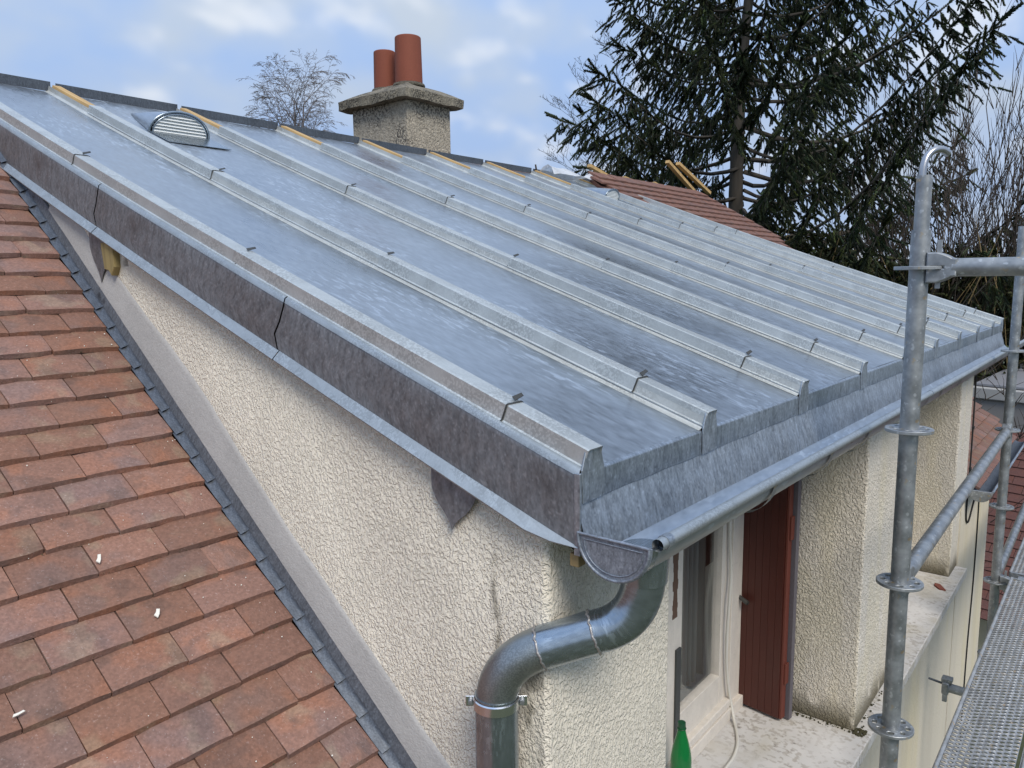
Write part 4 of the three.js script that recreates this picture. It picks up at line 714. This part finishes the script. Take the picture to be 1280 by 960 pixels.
function bare(name, x, y, z, H, spread, seed, mat, label, cat, o = {}) {
  const t = group(name); t.position.set(x, y, z); tag(t, label, cat, o.group); const q = rng(seed), list = [], fine = [];
  const grow = (p, d, l, r, lev) => {
    const n = lev === 0 ? (o.n || 6) : 4; let a = p.clone(), dd = d.clone();
    for (let i = 0; i < n; i++) {
      dd.add(V((q() - .5) * .35, (q() - .4) * .2 + (o.weep && lev > 1 ? -.22 : 0), (q() - .5) * .35).multiplyScalar(spread * (lev ? 1 : o.wander || 1))).normalize();
      const b = a.clone().addScaledVector(dd, l / n), r0 = r * (1 - .75 * i / n), r1 = r * (1 - .75 * (i + 1) / n); (lev < Math.min(2, o.levels || 4) ? list : fine).push([a, b, r0, r1]);
      if (lev < (o.levels || 4) && i > 0) { const k = lev === 0 ? (o.k || 3) : 2; for (let c = 0; c < k; c++) { if (q() < .15) continue; const az = q() * 6.283, up = o.up || .8; const nd = dd.clone().multiplyScalar(up).add(V(Math.cos(az), (q() - .2) * .6, Math.sin(az)).multiplyScalar(.75)).normalize(); grow(b, nd, Math.min(o.cl ? o.cl / (lev + 1) : 99, l * (.38 + .22 * q())) * (.6 + .4 * (1 - i / n)), Math.max(o.rmin || .004, r1 * .55), lev + 1); } }
      a = b;
    }
  };
  for (let s = 0; s < (o.stems || 1); s++) { const az = q() * 6.283, sp = (o.stems || 1) > 1 ? (o.lean || .25) : .05; grow(V((q() - .5) * (o.base || .1), 0, (q() - .5) * (o.base || .1)), V(Math.cos(az) * sp, 1, Math.sin(az) * sp).normalize(), H * (.75 + .25 * q()), o.r || .12, 0); }
  mesh('trunk', sticks(list), mat, t); mesh('crown', sticks(fine), mat, t).userData.kind = 'stuff'; return t;
}
bare('birch_tree', 16.25, -5, -24.1, 12.7, .8, 15, M.birch, 'pale bare birch far away behind the roof, left of the chimney', 'birch', { weep: true, r: .12, levels: 4, rmin: .007, stems: 3, lean: .035, up: 1.0, cl: 2.7, n: 18, wander: .12, k: 4 });
bare('bare_tree', 15.2, -5, -9.0, 10.5, .9, 8, M.twig, 'thin bare tree with fine twigs behind the spruce on its left', 'bare tree', { r: .07, levels: 4, rmin: .005, stems: 2, lean: .05, up: .8, cl: 2.6, n: 10, wander: .4 });
// upright bare shrubs right of the spruce
for (let i = 0; i < 6; i++) bare('bare_shrub', 13.5 + i * .28, -5, -2.35 + .36 * i, 6.4 + .8 * h2(i, 2, 8) + .26 * i, .5, 60 + i, M.twig, 'upright leafless shrub with long whips rising right of the spruce', 'shrub', { group: 'leafless shrubs right of the spruce', r: .032, levels: 2, rmin: .0085, stems: 7, lean: .16, base: .9, up: 2.2, cl: 2.4, k: 2, n: 7, wander: .5 });
// dark conifer hedge closing the view below the spruce
{
  const t = group('hedge'); tag(t, 'dark evergreen hedge with brown twigs behind the right end of the roof', 'hedge'); const q = rng(31), mats = [], cols = [], tw = [], dum = new THREE.Object3D();
  for (let i = 0; i < 22000; i++) { const f = q(), x = 11.2 + 5.4 * f + (q() - .5) * 1.2, z = -5.4 + 8.2 * f + (q() - .5) * 1.4, top = .30 + .55 * sstep(.5, .1, f) + .22 * Math.sin(f * 17) + .25 * q(); const y = -5 + (5 + top) * Math.pow(q(), .6); dum.position.set(x, y, z); dum.rotation.set(q() * 6, q() * 6, q() * 6); dum.scale.setScalar(.6 + .6 * q()); dum.updateMatrix(); mats.push(dum.matrix.clone()); const k = .35 + 1.3 * q() * q(), yl = q(); cols.push(new THREE.Color(k * (.9 + 1.2 * yl), k * (1 + .35 * yl), k * (.9 - .2 * yl))); }
  for (let i = 0; i < 900; i++) { const f = q(), x = 11.0 + 5.4 * f + (q() - .5) * .9, z = -5.0 + 8.2 * f + (q() - .5) * .9, y = -4.6 + 4.8 * q(); const a = V(x, y, z); tw.push([a, a.clone().add(V((q() - .5) * 1.2, .3 + .9 * q(), (q() - .5) * 1.2)), .012, .004]); }
  mesh('twigs', sticks(tw), std({ color: new THREE.Color(.16, .12, .055), roughness: 1 }), t).userData.kind = 'stuff'; instanced('foliage', SPR, M.needle, mats, cols, t);
}
// =================================================================== NEIGHBOURS on the right
{
  const n = group('neighbour_house'); n.position.set(10.9, -5, .75); n.rotation.y = -.22; tag(n, 'neighbouring house with dark red tiled roof beyond the scaffold', 'house');
  // roof slope facing the viewer (local -x side), courses run along local z
  const sl = .9, rowsN = 26, gl = .13; const tl = new RoundedBoxGeometry(.18, .028, .285, 1, .004);
  const rf = group('roof', n); const tg = boxUV(tl), q = rng(17);
  const mt = [0, 1, 2, 3].map(i => std({ map: rep(T.tile[i % 3], 1.1), color: new THREE.Color(.42 + .08 * i, .36 + .06 * i, .44 + .06 * i), roughness: .9 }));
  const st = [];
  for (let r = 0; r < 21; r++) for (let c = 0; c < 16; c++) { const u = r * gl, z = -1.7 + c * .29 + (r % 2) * .145; const P = V(-1.2 + u * Math.cos(sl), 1.0 + u * Math.sin(sl), z); const vis = c > 3 && c < 11 && r > 3 && r < 27; if (vis) { const m = mesh('tile', tg, mt[Math.floor(q() * 4)], rf); m.position.copy(P); m.rotation.set(0, 0, sl - .13 + (q() - .5) * .02); } else { const g = tg.clone(); g.rotateZ(sl - .13); g.translate(P.x, P.y, P.z); st.push(g); } }
  mesh('tile', merge(st), mt[1], rf).userData.kind = 'stuff';
  mesh('wall', box(-1.0, 3.5, 0, 1.2, -1.7, 2.8), M.wall, n);
  const bg = box(-1.2, 1.5, -.04, -.01, -1.8, 2.9); bg.translate(1.2, 0, 0); bg.rotateZ(sl); bg.translate(-1.2, .96, 0); mesh('roof_base', bg, M.under, rf);
}
{
  const s = group('shed'); s.position.set(12.9, -5, -.35); s.rotation.y = -.25; tag(s, 'low outbuilding with grey flat roof and white edge behind the second post', 'shed');
  mesh('wall', box(-.55, 1.6, 0, 3.42, -.62, 2.6), std({ color: new THREE.Color(.28, .27, .26), roughness: .9 }), s);
  mesh('roof_edge', box(-.6, 1.7, 3.42, 3.60, -.68, 2.7, .02), std({ color: new THREE.Color(.42, .42, .41), roughness: .7 }), s);
  for (let i = 0; i < 4; i++) { const g = box(0, 2.2, 0, .04, -.62 + i * .8, -.62 + i * .8 + .785, .008); g.rotateZ(.12); g.translate(-.5, 3.61, 0); mesh('roof_panel', g, std({ color: new THREE.Color(.30, .31, .34), roughness: .5, metalness: .2 }), s); }
}
bare('bramble', 11.6, -5, -1.25, 3.9, 1.3, 91, M.twig, 'tangle of dark bare twigs in front of the outbuilding', 'shrub', { r: .026, levels: 2, rmin: .008, stems: 9, lean: .35, base: 1.2, up: .8 });

scene.traverse(o => { if (o.isMesh) { o.castShadow = o.receiveShadow = true; } });
renderer.render(scene, camera);
